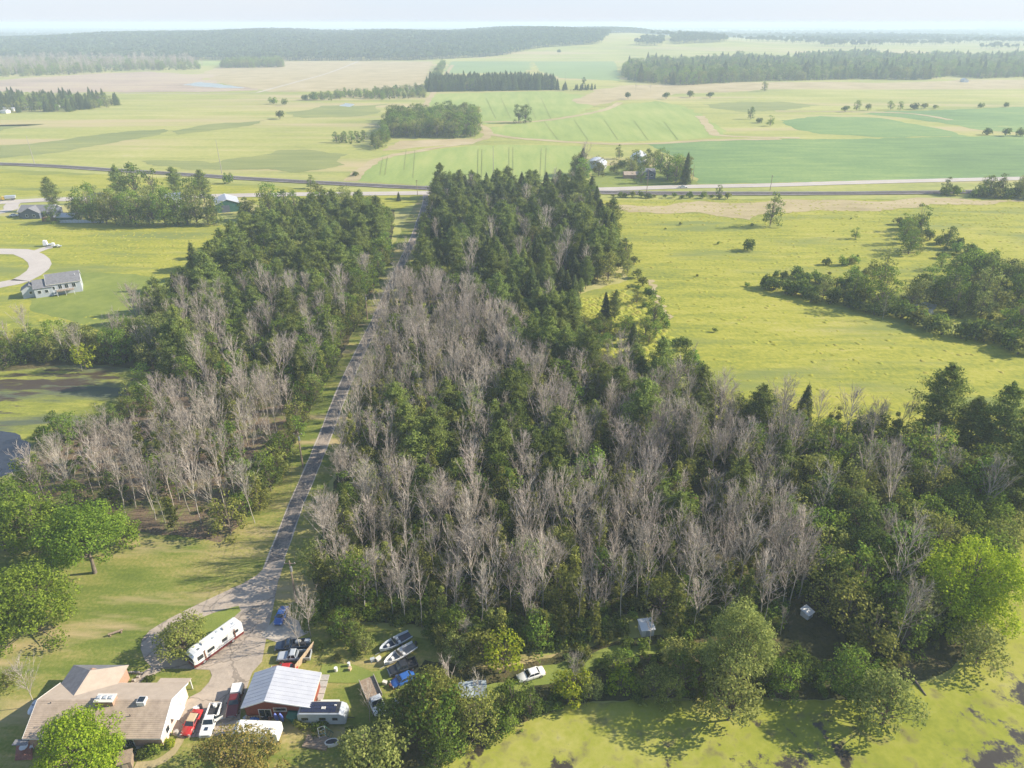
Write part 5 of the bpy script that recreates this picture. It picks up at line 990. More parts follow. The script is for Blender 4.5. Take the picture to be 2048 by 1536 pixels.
# travel trailers
def trailer(label, px, py, hd, L, H_, body='white', roof='white', solar=False, z=1.2):
    p = G(px, py, z); r = empty("travel_trailer", (p.x, p.y, 0.04), hd, label, "trailer"); f = L / 2; hw = 1.2
    def q(x, z0, z1): return [(x, -hw, z0), (x, -hw, z1 - .12), (x, -hw + .15, z1), (x, hw - .15, z1), (x, hw, z1 - .12), (x, hw, z0)]
    MB().loft([q(-f, .75, H_ - .25), q(-f + .3, .55, H_), q(f - .9, .55, H_), q(f - .25, .6, H_ - .4), q(f, .9, H_ - 1.3)]).build("body", X[body], r)
    for s in (-1, 1):
        MB().box(-f + .1, f - .5, s * hw - .01, s * hw + .014, .95, 1.05).build("stripe", X['silver'], r)
        for a, b in ((-f + .6, -f + 1.6), (-.4, .6), (f - 2.1, f - 1.3)):
            w = MB().box(a - .05, b + .05, s * hw - .01, s * hw + .02, 1.45, 2.1).build("window", X['grey'], r); MB().box(a, b, s * hw - .015, s * hw + .03, 1.5, 2.05).build("pane", X['glass'], w)
    d = MB().box(.95, 1.55, hw - .01, hw + .025, .7, 2.35).build("door", X['offwhite'], r); MB().box(1.0, 1.06, hw + .02, hw + .06, 1.4, 1.5).build("handle", X['dark'], d)
    if solar:
        MB().box(-f + .35, f - 1.0, -hw + .18, hw - .18, H_, H_ + .03).build("roof_panel", X['dark'], r)
        for i in range(9):
            for j in range(3): MB().box(-f + .5 + i * .62, -f + 1.06 + i * .62, -.92 + j * .62, -.36 + j * .62, H_ + .035, H_ + .075).build("solar_panel", X['solar'], r)
    for (x, y, w) in ((-f + 1.0, .25, .22), (0.2, -.2, .35), (f - 1.8, .3, .2)): MB().box(x - w, x + w, y - w * .7, y + w * .7, H_ + .005, H_ + .2, (.04, .04)).build("roof_vent", X['offwhite'], r)
    wheels(r, (-.5, .35), hw - .05, .34); MB().tube((f - .1, 0, .6), (f + 1.1, 0, .5), .06).build("hitch", X['dark'], r); return r
trailer("plain white travel trailer at the yard's bottom", 514, 1466, heading((560, 1470), (468, 1466)), 7.4, 2.7)
r = trailer("camper with dark solar panels over its roof", 648, 1430, heading((604, 1428), (692, 1428)), 7.6, 3.0, 'silver', 'dark', True)
p = G(659, 1414, 1.2); o = empty("utility_trailer", (p.x, p.y, .04), 0, "cream box trailer behind the solar roofed camper", "trailer"); MB().box(-1.6, 1.6, -.9, .9, .5, 1.9, (.04, .04)).build("body", X['offwhite'], o, bev=.04); wheels(o, (0,), .9, .3); MB().box(-1.55, 1.55, -.94, -.9, 1.4, 1.5).build("trim", X['rust'], o)
# boats
def boat(label, rear, front, L, mat, inner, motor=False):
    a = G(*rear, .9); b = G(*front, .9); c = (a + b) / 2; r = empty("boat", (c.x, c.y, .1), math.atan2(b.y - a.y, b.x - a.x), label, "boat"); f = L / 2
    st = [(-f, .95), (-f * .4, 1.08), (0, 1.08), (f * .4, .95), (f * .75, .6), (f * .97, .12)]
    MB().loft([[(x, -w, 1.0 + .12 * max(0, x / f)), (x, -w * .75, .4), (x, 0, .25 + .25 * max(0, x / f) ** 2), (x, w * .75, .4), (x, w, 1.0 + .12 * max(0, x / f)), (x, w - .12 * min(1, w), 1.02 + .12 * max(0, x / f)), (x, (w - .14) * .9 if w > .2 else .0, .62), (x, -(w - .14) * .9 if w > .2 else -.0, .62), (x, -w + .12 * min(1, w), 1.02 + .12 * max(0, x / f))] for x, w in st]).build("hull", mat, r)
    MB().loft([[(x, -w * .8, .63), (x, w * .8, .63), (x, w * .8, .66), (x, -w * .8, .66)] for x, w in st[:-1]]).build("deck", inner, r)
    for (x, y) in ((-.6, .45), (-.6, -.45), (f * .45, 0)): MB().box(x - .25, x + .25, y - .25, y + .25, .66, .98, (.03, .03)).build("seat", X['white'], r)
    MB().box(.15, .3, -.85, .85, .66, 1.15).build("console", X['offwhite'], r); MB().hexa([(.3, -.85, 1.15), (.34, -.85, 1.15), (.34, .85, 1.15), (.3, .85, 1.15)], [(.1, -.75, 1.45), (.14, -.75, 1.45), (.14, .75, 1.45), (.1, .75, 1.45)]).build("windshield", X['glass'], r)
    if motor:
        m = MB().box(-f - .45, -f - .02, -.25, .25, .7, 1.45, (.06, .06)).build("motor", X['black'], r, bev=.05); MB().box(-f - .3, -f - .15, -.06, .06, .1, .7).build("shaft", X['black'], m)
    MB().tube((-f * .6, 0, .15), (f + .9, 0, .15), .05).build("trailer_tongue", X['steel'], r); wheels(r, (-.8,), 1.0, .28)
boat("open boat farther from the yard, with grey-blue rim", (812, 1272), (768, 1295), 6.2, X['hull'], X['navy'])
boat("white boat with black outboard nearer the yard", (822, 1294), (776, 1322), 6.4, X['white'], X['grey'], True)

# ------------------------------------------------------------------ buildings
def window(root, face, u, z, w, h, at, frame='white', mull=0):
    """face 'y' lies on plane y=at (u along x); 'x' on plane x=at; at carries the outward sign as (value, sign)"""
    v, s = at
    def bx(u0, u1, z0, z1, d0, d1):
        a, b = sorted((v + s * d0, v + s * d1)); return MB().box(u0, u1, a, b, z0, z1) if face == 'y' else MB().box(a, b, u0, u1, z0, z1)
    fr = bx(u - w / 2 - .09, u + w / 2 + .09, z - .09, z + h + .09, -.02, .03).build("window", X[frame], root)
    n = mull + 1
    for k in range(n): bx(u - w / 2 + w * k / n + .03, u - w / 2 + w * (k + 1) / n - .03, z + .02, z + h - .02, .02, .045).build("pane", X['glass'], fr)
    bx(u - w / 2 - .12, u + w / 2 + .12, z - .14, z - .085, 0, .08).build("sill", X[frame], fr)
def gable(name, label, cat, x, y, rz, L, W_, ze, zr, wall, roof, ridge=.5, ov=.35, oh=.3, th=.14, courses=0, bands=0):
    """ridge along local x; W_ is depth in y; ridge at a share of the depth"""
    r = empty(name, (x, y, 0), rz, label, cat); y0, y1 = -W_ / 2, W_ / 2; yr = y0 + W_ * ridge
    MB().prism([(y0, 0), (y1, 0), (y1, ze - .12), (yr, zr - .16), (y0, ze - .12)], -L / 2, L / 2).build("wall", X[wall], r)
    rf = None
    for (ya, s) in ((y0, -1), (y1, 1)):
        slope = (zr - ze) / abs(yr - ya); ye = ya + s * ov; z_e = ze - slope * ov
        m = MB().slab([(-L / 2 - oh, ye, z_e), (L / 2 + oh, ye, z_e), (L / 2 + oh, yr, zr), (-L / 2 - oh, yr, zr)], th); o = m.build("roof", X[roof], r); rf = rf or o
        if courses and s < 0:
            for k in range(courses):
                a, b = k / courses, (k + 1) / courses; g = lambda t, up: (ye + (yr - ye) * t, z_e + (zr - z_e) * t + up)
                (ya_, za), (yb_, zb) = g(a, .045), g(b, .012)
                MB().slab([(-L / 2 - oh, ya_, za), (L / 2 + oh, ya_, za), (L / 2 + oh, yb_, zb), (-L / 2 - oh, yb_, zb)], .04).build("shingle", X[roof], o)
        if bands:
            for k in range(bands + 1):
                xx = -L / 2 - oh + (L + 2 * oh) * k / bands
                MB().slab([(xx - .03, ye, z_e + .035), (xx + .03, ye, z_e + .035), (xx + .03, yr, zr + .035), (xx - .03, yr, zr + .035)], .05).build("roof_seam", X[roof], o)
        MB().box(-L / 2 - oh, L / 2 + oh, ye - .03 if s < 0 else ye - .02, ye + .02 if s < 0 else ye + .03, z_e - .2, z_e - .02).build("fascia", X['offwhite'] if wall != 'greensiding' else X['white'], r)
    for sx in (-1, 1):
        for (ya, s) in ((y0, -1), (y1, 1)):
            slope = (zr - ze) / abs(yr - ya); ye = ya + s * ov; z_e = ze - slope * ov; xx = sx * (L / 2 + oh)
            MB().slab([(xx - .02, ye, z_e + .05), (xx + .04, ye, z_e + .05), (xx + .04, yr, zr + .05), (xx - .02, yr, zr + .05)], .24).build("barge_board", X['white'], r)
    return r, rf
# the ranch house
eL, eR = G(44, 1476, 3.0), G(320, 1476, 3.0); bR = G(385, 1364, 3.0)
hx0, hx1, hy0, hy1 = eL.x + .3, eR.x - .3, eL.y + .5, bR.y - .5
hcx, hcy, HL, HWd = (hx0 + hx1) / 2, (hy0 + hy1) / 2, hx1 - hx0, hy1 - hy0
r, rf = gable("house", "long ranch house with a tan shingle roof and brick front", "house", hcx, hcy, 0, HL, HWd, 3.05, 5.2, 'brick', 'shingle', .5, .5, .35, courses=20)
for ch in r.children:
    if ch.name.startswith("roof") and ch != rf: ch.data.materials[0] = X['shingle2']
MB().box(HL / 2 - .02, HL / 2 + .04, -HWd / 2 + .02, HWd / 2 - .02, .02, 3.0).build("side_wall", X['pinkwall'], r)
MB().add([(HL / 2 + .04, -HWd / 2 + .02, 2.98), (HL / 2 + .04, HWd / 2 - .02, 2.98), (HL / 2 + .04, 0, 4.98), (HL / 2 - .01, -HWd / 2 + .02, 2.98), (HL / 2 - .01, HWd / 2 - .02, 2.98), (HL / 2 - .01, 0, 4.98)], [(0, 1, 2), (5, 4, 3), (0, 3, 4, 1), (1, 4, 5, 2), (2, 5, 3, 0)]).build("gable_wall", X['pinkwall'], r)
for u, w, h, z in ((-7.6, 1.6, 1.2, 1.0), (-3.4, 1.8, 1.2, 1.0), (2.2, 1.4, .7, 1.5), (5.2, 1.3, 2.0, .3)): window(r, 'y', u, z, w, h, (-HWd / 2, -1), 'offwhite', 1)
for u in (-2.6, .6): window(r, 'x', u, 1.1, 1.0, 1.1, (HL / 2 + .04, 1), 'white')
d = MB().box(HL / 2 + .03, HL / 2 + .09, 2.2, 3.2, .1, 2.2).build("door", X['white'], r); MB().box(HL / 2 + .09, HL / 2 + .13, 2.3, 2.4, 1.1, 1.2).build("handle", X['dark'], d)
# rear cross wing with a lower hip to the back
wx = -5.6; y_in, y_out = 1.0, HWd / 2 + 4.0; wz, wh = 4.7, 3.05; ww = 4.3
MB().prism([(wx - ww, 0), (wx + ww, 0), (wx + ww, wh - .1), (wx, wz - .2), (wx - ww, wh - .1)], HWd / 2 - .5, y_out - 1.9, 'y').build("wing_wall", X['brick'], r)
MB().box(wx - ww, wx + ww, y_out - 1.9, y_out - .3, 0, wh - .12).build("wing_wall", X['brick'], r)
for s, mt in ((-1, 'greyroof'), (1, 'shingle2')):  # same roof, left slope darker than right: shade put into its colour
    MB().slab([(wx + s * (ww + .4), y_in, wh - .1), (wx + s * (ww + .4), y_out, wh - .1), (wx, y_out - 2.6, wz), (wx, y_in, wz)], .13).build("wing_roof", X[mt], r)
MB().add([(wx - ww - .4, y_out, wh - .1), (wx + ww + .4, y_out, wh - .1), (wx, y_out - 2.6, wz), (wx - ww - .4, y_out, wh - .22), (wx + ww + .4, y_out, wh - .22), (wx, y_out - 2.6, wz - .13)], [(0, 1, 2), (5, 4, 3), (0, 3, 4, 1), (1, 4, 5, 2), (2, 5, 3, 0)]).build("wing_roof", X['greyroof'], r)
MB().slab([(HL / 2 - 4.8, HWd / 2 + .45, 2.86), (HL / 2 + .35, HWd / 2 + .45, 2.86), (HL / 2 + .35, HWd / 2 + 1.7, 2.5), (HL / 2 - 4.8, HWd / 2 + 1.7, 2.5)], .13).build("porch_roof", X['shingle2'], r)
for x in (HL / 2 - 4.5, HL / 2 + .1): MB().box(x - .08, x + .08, HWd / 2 + 1.45, HWd / 2 + 1.6, 0, 2.45).build("porch_post", X['white'], r)
c = MB().box(-1.0, 1.8, -.9, .5, 4.2, 5.75).build("chimney", X['brick'], rf); 
MB().box(-1.1, 1.9, -1.0, .6, 5.751, 5.86).build("chimney_cap", X['offwhite'], r)
for x in (-.55, .4, 1.3): MB().box(x - .3, x + .3, -.5, .2, 5.862, 6.05, (.06, .06)).build("flue", X['silver'], r)
s_ = MB().box(5.5, 6.7, -.9, .3, 4.5, 5.62).build("skylight", X['white'], rf); MB().box(5.62, 6.58, -.78, .18, 5.622, 5.68).build("skylight_pane", X['glass'], r)
for x, y in ((-8.2, -.5), (4.9, -2.2)): MB().tube((x, y, 3.6), (x, y, 5.25 if y > -1 else 4.6), .06).build("vent_pipe", X['dark'], r)
MB().hexa([(HL / 2 + .1, -1.2, 2.15), (HL / 2 + 1.3, -1.2, 1.9), (HL / 2 + 1.3, 1.2, 1.9), (HL / 2 + .1, 1.2, 2.15)], [(HL / 2 + .1, -1.2, 2.2), (HL / 2 + 1.3, -1.2, 1.95), (HL / 2 + 1.3, 1.2, 1.95), (HL / 2 + .1, 1.2, 2.2)]).build("awning", X['whitesiding'], r)
for k in range(3): MB().box(6.0 - .3 * k, 7.8 + .3 * k, -HWd / 2 - .5 - .35 * k, -HWd / 2 - .02, 0, .42 - .14 * k).build("step", X['concrete'], r)
MB().box(-HL / 2 - 1.6, -HL / 2 + .6, -HWd / 2 - 1.3, -HWd / 2 - .35, 2.35, 2.45).build("patio_roof", X['greyroof'], r)
# garage
ga, gb = G(552, 1330, 5.0), G(529, 1398, 5.0); gl = G(483, 1411, 3.1); gr = G(622, 1414, 3.1)
gy0, gy1 = gb.y + .3, ga.y - .3; gx0, gx1 = gl.x + .4, gr.x - .4; GW = gx1 - gx0; GD = gy1 - gy0
r, rf = gable("garage", "low garage with a grey metal roof and red board walls", "garage", (gx0 + gx1) / 2, (gy0 + gy1) / 2, -PI / 2, GD, GW, 3.15, 4.7, 'redwood', 'metalroof', 1 - (gx1 - (ga.x + gb.x) / 2) / GW if False else ((ga.x + gb.x) / 2 - gx0) / GW, .45, .4, bands=9)
# local +x points to -Y (the front), local y points to +X
yr_ = lambda X_: X_ - (gx0 + gx1) / 2
fx = GD / 2
for k in range(int(GW / .45)):
    u = -GW / 2 + .2 + k * .45; MB().box(fx - .01, fx + .02, u, u + .40, .05, 2.95).build("board", X['redwood'], r)
window(r, 'x', -GW / 2 + 3.1, .55, 1.9, 1.6, (fx + .02, 1), 'white', 1); window(r, 'x', -GW / 2 + 5.6, 1.9, 2.0, .6, (fx + .02, 1), 'offwhite')
MB().box(-fx + 1.0, fx - 1.5, -GW / 2 - .04, -GW / 2 + .0, .1, 2.4).build("garage_door", X['whitesiding'], r)
# things against the garage front
def at(px, py, z=0): return G(px, py, z)
for i, (px, lb) in enumerate([(558, "blue kayak standing against the garage, left of the pair"), (568, "blue kayak standing against the garage, right of the pair")]):
    p = at(px, 1437); o = MB().loft([[(w * math.cos(a), .25 + .16 * math.sin(a) + (1 - z / 2.6) * .5 - .6, z) for a in [k * PI / 4 for k in range(8)]] for z, w in ((0, .06), (.5, .3), (1.3, .38), (2.1, .28), (2.6, .05))]).build("kayak", X['kayak'], smooth=True); o.location = (p.x, gy0 - .75, 0.03); tag(o, lb, "kayak")
o = MB().loft([[(-1.6, 0, 0), (-1.5, -.9, 1.5), (-1.2, -.3, 2.1), (-1.2, .0, 2.1)], [(0, -1.5, .2), (0, -1.2, 1.2), (0, -.4, 2.0), (0, 0, 2.0)], [(1.7, -.9, 0), (1.6, -.8, 1.2), (1.4, -.2, 1.9), (1.4, 0, 1.9)]]).build("tarp_cover", X['tarp']); o.location = (gx1 - 2.2, gy0 - .15, 0.02); tag(o, "green tarp draped over a heap at the garage's right corner", "tarp")
o = MB().loft([[(-.9, 0, 0), (-.8, -.5, .7), (-.7, 0, .8)], [(0, -.9, .3), (0, -.5, 1.0), (0, 0, 1.0)], [(.9, -.5, 0), (.8, -.3, .6), (.7, 0, .7)]]).build("tarp_cover", X['bluetarp']); o.location = (gx0 + 1.5, gy0 - .5, 0.02); tag(o, "small blue tarp heap below the garage window", "tarp")
p = at(508, 1440); o = empty("pallet", (p.x, p.y, .05), .05, "pale wooden pallet leaning by the garage front", "pallet")
for k in range(6): MB().box(-1.2 + k * .42, -.95 + k * .42, -.06, 0, .0, .95).build("plank", X['plywood'], o)
for z in (.1, .8): MB().box(-1.2, 1.2, .005, .08, z, z + .1).build("rail", X['wood'], o)
p = at(640, 1382); o = empty("concrete_slab", (p.x, p.y, 0.03), 0, "row of pale slabs beside the garage", "slab")
for k in range(5): MB().box(-.9, .9, -3.2 + k * 1.3, -2.0 + k * 1.3, .0, .14 + .02 * (k % 2)).build("slab", X['concrete'], o)
# board fence behind the garage
a, b = at(590, 1345), at(628, 1296); fdir = (b - a); fl = fdir.length; o = empty("board_fence", (a.x, a.y, 0), math.atan2(fdir.y, fdir.x), "pale board fence leaning behind the garage", "fence")
n_ = int(fl / .5)
for k in range(n_): MB().hexa([(k * .5, 0, .05), (k * .5 + .46, 0, .05), (k * .5 + .46, .05, .05), (k * .5, .05, .05)], [(k * .5, -.35, 2.0 + .05 * (k % 2)), (k * .5 + .46, -.35, 2.0), (k * .5 + .46, -.30, 2.0), (k * .5, -.30, 2.0 + .05 * (k % 2))]).build("board", X['plywood'], o)
for z in (.6, 1.6): MB().box(0, fl, .06 - z * .17, .14 - z * .17, z, z + .1).build("rail", X['wood'], o)
# white oil tank / canoe by the house
a, b = at(60, 1431, .6), at(76, 1402, .6); c = (a + b) / 2; o = empty("tank", (c.x, c.y, .05), math.atan2(b.y - a.y, b.x - a.x), "long white tank lying at the house's left end", "tank"); Lk = (b - a).length / 2
MB().loft([[(x, rr * math.cos(k * PI / 6), .75 + rr * math.sin(k * PI / 6)) for k in range(12)] for x, rr in ((-Lk, .1), (-Lk + .2, .42), (-Lk + .5, .55), (Lk - .5, .55), (Lk - .2, .42), (Lk, .1))]).build("shell", X['tank'], o, True)
for x in (-Lk * .5, Lk * .5): MB().box(x - .12, x + .12, -.4, .4, 0, .3).build("foot", X['concrete'], o)
MB().tube((0, 0, 1.25), (0, 0, 1.5), .15).build("valve", X['steel'], o)
# patio table and chairs
p = at(50, 1500); o = empty("patio_table", (p.x, p.y, .05), 0, "round white patio table on the brick patio", "table"); MB().tube((0, 0, .7), (0, 0, .74), .6, n=20).build("tabletop", X['white'], o); MB().tube((0, 0, 0), (0, 0, .7), .05).build("leg", X['white'], o)
for i, (dx, dy) in enumerate(((1.0, .3), (-.3, 1.1))):
    o = empty("patio_chair", (p.x + dx, p.y + dy, .05), math.atan2(-dy, -dx), ["white patio chair right of the patio table", "white patio chair behind the patio table"][i], "chair")
    MB().box(-.25, .25, -.25, .25, .42, .46).build("seat", X['white'], o); MB().box(-.27, -.22, -.25, .25, .46, .9).build("backrest", X['white'], o)
    for sx in (-1, 1):
        for sy in (-1, 1): MB().tube((sx * .22, sy * .22, 0), (sx * .22, sy * .22, .42), .02).build("leg", X['white'], o)
# stone bed edging, shed by the bottom tree, fire bench
q = [at(*p) for p in ((215, 1372), (228, 1347), (262, 1346), (285, 1348), (250, 1378))]; o = empty("garden_bed", (q[0].x, q[0].y, 0.02), 0, "stone edged planting bed behind the house", "garden bed")
for i in range(len(q)):
    a, b = q[i], q[(i + 1) % len(q)]; k = max(1, int((b - a).length / .7))
    for j in range(k):
        c = a.lerp(b, j / k) - q[0]; MB().box(c.x - .28, c.x + .28, c.y - .2, c.y + .2, 0, .3 + .08 * (j % 3), (.05, .05)).build("stone", X['stone'], o)
p = at(255, 1530); o = empty("shed", (p.x, p.y, 0), .3, "small brown shed at the bottom edge beside the path", "shed"); MB().box(-.9, .9, -.9, .9, 0, 1.7).build("wall", X['wood'], o); MB().slab([(-1.05, -1.05, 1.75), (1.05, -1.05, 1.75), (1.05, 1.05, 2.1), (-1.05, 1.05, 2.1)], .08).build("roof", X['wood'], o); MB().box(-.35, .35, -.95, -.9, .05, 1.5).build("door", X['plywood'], o)
p = at(232, 1268); o = empty("log_pile", (p.x, p.y, .02), .5, "weathered log bench on the open lawn", "bench")
MB().tube((-1.2, 0, .45), (1.2, 0, .45), .2, n=8).build("seat", X['wood'], o)
for x in (-.9, .9): MB().tube((x, -.3, .12), (x, .3, .12), .14, n=7).build("leg", X['wood'], o)
o.name = "log_bench"
# garden sheds in the wood
for (px, py, rz, w, h, lb) in ((1293, 1250, .15, 1.15, 1.7, "small white shed at the wood's near edge"), (1615, 1222, .6, .8, 1.3, "small white hut in the shade of the leafy wood")):
    p = at(px, py, h); o = empty("shed", (p.x, p.y, 0), rz, lb, "shed"); MB().box(-w, w, -w, w, 0, h).build("wall", X['whitesiding'], o); MB().slab([(-w - .2, -w - .2, h + .02), (w + .2, -w - .2, h + .02), (w + .2, w + .2, h + .35), (-w - .2, w + .2, h + .35)], .1).build("roof", X['white'], o); MB().box(-.4, .4, -w - .04, -w, .05, h - .3).build("door", X['silver'], o)
# collapsed tarp frame, planks, tubs, scrap
p = at(935, 1378, 1.5); o = empty("tarp_shelter", (p.x, p.y, 0), .1, "collapsed frame with a torn grey tarp under dead trees", "tarp shelter")
MB().loft([[(-3.0, -1.2, .6), (-3.0, 0, 1.5), (-3.0, 1.3, 1.3)], [(-1, -1.4, 1.0), (-1, 0, 1.7), (-1, 1.4, 1.6)], [(1.0, -1.2, .7), (1.0, 0, 1.5), (1.0, 1.5, 1.7)], [(3.2, -1.4, .9), (3.2, 0, 1.8), (3.2, 1.5, 1.4)]]).build("tarp", X['greytarp'], o)
for x in (-3, -1, 1, 3): MB().tube((x, -1.3, 0), (x, -1.2, 1.7), .05).build("post", X['steel'], o); MB().tube((x, 1.4, 0), (x, 1.4, 2.1), .05).build("post", X['steel'], o)
p = at(634, 1487); o = empty("board_stack", (p.x, p.y, .02), -.15, "stack of weathered boards lying by the camper", "board stack")
for k in range(7): MB().box(-2.0 + .1 * (k % 2), 1.9, -1.0 + k * .3, -.74 + k * .3, 0, .35).build("plank", X['wood'], o)
p = at(664, 1488); o = empty("tub", (p.x, p.y, .02), .2, "cream oval tub on the shaded grass", "tub"); MB().loft([[(x * 1.1, y * .6, z) for x, y in [(math.cos(k * PI / 6), math.sin(k * PI / 6)) for k in range(12)]] for z in (0, .6)]).build("shell", X['offwhite'], o); MB().loft([[(x * .9, y * .42, z) for x, y in [(math.cos(k * PI / 6), math.sin(k * PI / 6)) for k in range(12)]] for z in (.601, .62)]).build("basin", X['dark'], o)
for i, (px, py, m_, lb) in enumerate([(645, 1472, 'steel', "upturned metal frame beside the shaded bushes"), (655, 1470, 'tarp', "green folded frame beside the shaded bushes")]):
    p = at(px, py); o = empty("folding_frame", (p.x, p.y, .02), .4 + i, lb, "frame")
    for s in (-.5, .5): MB().tube((s, -.8, 0), (s, .6, 1.4), .05).build("rail", X[m_], o)
    for k in range(5): MB().tube((-.5, -.8 + .35 * k, .35 * k), (.5, -.8 + .35 * k, .35 * k), .035).build("rung", X[m_], o)
SC = [(698, 1330, 'white', "white barrel at the wood's edge", 'b'), (745, 1320, 'silver', "grey bin in the weeds left of the boats", 'c'), (757, 1318, 'offwhite', "cream crate in the weeds left of the boats", 'c'), (700, 1338, 'plywood', "tan crate beside the white barrel", 'c'), (672, 1340, 'white', "small white drum on the grass", 'b'),
      (790, 1362, 'orange', "orange machine part in the scrap by the oak", 'c'), (782, 1372, 'rust', "rusty box in the scrap by the oak", 'c'), (770, 1366, 'offwhite', "cream cabinet next to the flatbed truck", 'c'), (795, 1402, 'white', "white panel box lying under the oak", 'c'), (789, 1375, 'orange', "second orange part, nearest the flatbed", 'c'),
      (492, 1437, 'steel', "metal bin at the garage's left corner", 'c'), (530, 1440, 'dark', "dark machine before the garage window", 'c'), (540, 1440, 'rust', "rusty mower before the garage wall", 'c'), (632, 1398, 'rust', "brown crate at the garage's right side", 'c'), (626, 1392, 'plywood', "tan box at the garage's right side", 'c'), (805, 1425, 'offwhite', "cream drum under the oak", 'b'),
      (354, 1466, 'concrete', "round concrete ring by the red coupe", 'b'), (393, 1418, 'white', "white bag behind the red coupe", 'c'), (402, 1414, 'dark', "dark barbecue behind the red coupe", 'b')]
for i, (px, py, m_, lb, k_) in enumerate(SC):
    p = at(px, py, .3); w = .30 + .07 * (i % 3)
    if k_ == 'b':
        o = empty("barrel", (p.x, p.y, .03), 0, lb, "barrel"); MB().tube((0, 0, 0), (0, 0, .8), w * .8, w * .8, 14).build("drum", X[m_], o); MB().tube((0, 0, .801), (0, 0, .84), w * .84, w * .84, 14).build("lid", X[m_], o)
    else:
        o = empty("crate", (p.x, p.y, .03), .4 * i, lb, "crate"); MB().box(-w, w, -w * .7, w * .7, 0, .5 + .1 * (i % 2), (.04, .03)).build("box", X[m_], o, bev=.03); MB().box(-w - .03, w + .03, -w * .75, w * .75, .62, .67).build("lid", X[m_], o)
# fallen trunk in the pond
a, b = at(1828, 1362), at(1852, 1392); o = MB().tube((a.x, a.y, .25), (b.x, b.y, .12), .22, .1, 8).build("log", M['bark']); tag(o, "dark fallen log reaching into the duckweed", "log")

# far-left houses
p = at(108, 572, 2.5); r, rf = gable("house", "grey house with white gable trim beside the cul-de-sac", "house", p.x + 3.5, p.y + 2, .5, 12, 10, 5.0, 7.8, 'siding', 'greyroof')
c_, s2 = math.cos(.35), math.sin(.35)
r2, _ = r, None
def sub_gable(root, x, y, L, W_, ze, zr, wall, roof, rz=0):
    y0, y1 = y - W_ / 2, y + W_ / 2
    if rz == 0:
        MB().prism([(y0, 0), (y1, 0), (y1, ze - .1), (y, zr - .14), (y0, ze - .1)], x - L / 2, x + L / 2).build("wing_wall", X[wall], root)
        for s in (-1, 1): MB().slab([(x - L / 2 - .3, y + s * (W_ / 2 + .35), ze - .2), (x + L / 2 + .3, y + s * (W_ / 2 + .35), ze - .2), (x + L / 2 + .3, y, zr), (x - L / 2 - .3, y, zr)], .14).build("wing_roof", X[roof], root)
    else:
        x0, x1 = x - W_ / 2, x + W_ / 2
        MB().prism([(x0, 0), (x1, 0), (x1, ze - .1), (x, zr - .14), (x0, ze - .1)], y - L / 2, y + L / 2, 'y').build("wing_wall", X[wall], root)
        for s in (-1, 1): MB().slab([(x + s * (W_ / 2 + .35), y - L / 2 - .3, ze - .2), (x + s * (W_ / 2 + .35), y + L / 2 + .3, ze - .2), (x, y + L / 2 + .3, zr), (x, y - L / 2 - .3, zr)], .14).build("wing_roof", X[roof], root)
sub_gable(r, -7.5, -1.0, 6.5, 9.0, 4.1, 6.4, 'siding', 'greyroof')
sub_gable(r, -12.2, -1.2, 5.0, 6.0, 3.6, 5.4, 'siding', 'greyroof', 1)
for u, z in ((-9.0, 2.3), (-6.5, 2.3), (-4.0, 3.0)): window(r, 'y', u, z - .6, 1.2, 1.3, (-5.52 if u < -4.5 else -5.02, -1), 'white')
for u in (-1.5, .8, 3.4): window(r, 'y', u, 2.4, 1.3, 1.7, (-5.0, -1), 'white', 1)
window(r, 'y', -12.2, 1.6, 1.0, 1.1, (-3.7, -1), 'white'); window(r, 'x', -1.0, 2.4, 1.2, 1.3, (6.0, 1), 'white')
MB().box(-3.0, 3.2, -7.6, -5.05, 2.0, 2.15).build("deck", X['wood'], r)
for k in range(12): MB().box(-3.0 + k * .55, -2.94 + k * .55, -7.6, -7.54, 2.15, 3.0).build("baluster", X['white'], r)
MB().box(-3.0, 3.2, -7.62, -7.52, 3.0, 3.08).build("handrail", X['white'], r)
for x in (-2.9, .1, 3.1): MB().box(x - .07, x + .07, -7.58, -7.44, 0, 2.0).build("deck_post", X['white'], r)
for k in range(6): MB().box(-4.2, -3.05, -7.5 + .3 * k, -7.2 + .3 * k, 1.0 + .16 * k, 1.06 + .16 * k).build("step", X['white'], r)
for x, y in ((2, 1.5), (4.5, -2.0)): MB().tube((x, y, 6), (x, y, 7.2), .1).build("vent_pipe", X['white'], r)
p = at(72, 424, 3); r, rf = gable("house", "dark grey house beside the highway's left end", "house", p.x, p.y + 4, .05, 19, 11, 3.6, 6.3, 'darksiding', 'greyroof')
sub_gable(r, -1.5, -3.5, 9, 10, 3.5, 6.2, 'darksiding', 'greyroof', 1)
for u in (-3.5, .5): window(r, 'y', u, 1.2, 1.2, 1.3, (-8.02, -1), 'white')
window(r, 'y', 6, 1.2, 1.6, 1.4, (-5.5, -1), 'white', 1); window(r, 'y', 8.2, .3, 1.0, 2.1, (-5.5, -1), 'white')
p = at(130, 432, 3); gable("shed", "dark green shed half under the homestead trees", "shed", p.x, p.y + 2, .1, 9, 6, 2.8, 4.2, 'greensiding', 'metalroof')
p = at(343, 402, 4); r, _ = gable("house", "white house with a pale roof among the homestead trees", "house", p.x, p.y + 3, .3, 9, 8, 5.2, 8.4, 'whitesiding', 'metalroof'); window(r, 'y', -1.5, 3.2, 1.0, 1.4, (-4, -1), 'offwhite'); window(r, 'x', 0, 3.2, 1.0, 1.4, (4.5, 1), 'offwhite'); MB().box(.5, 1.2, -.3, .4, 7.2, 9.3).build("chimney", X['brick'], r)
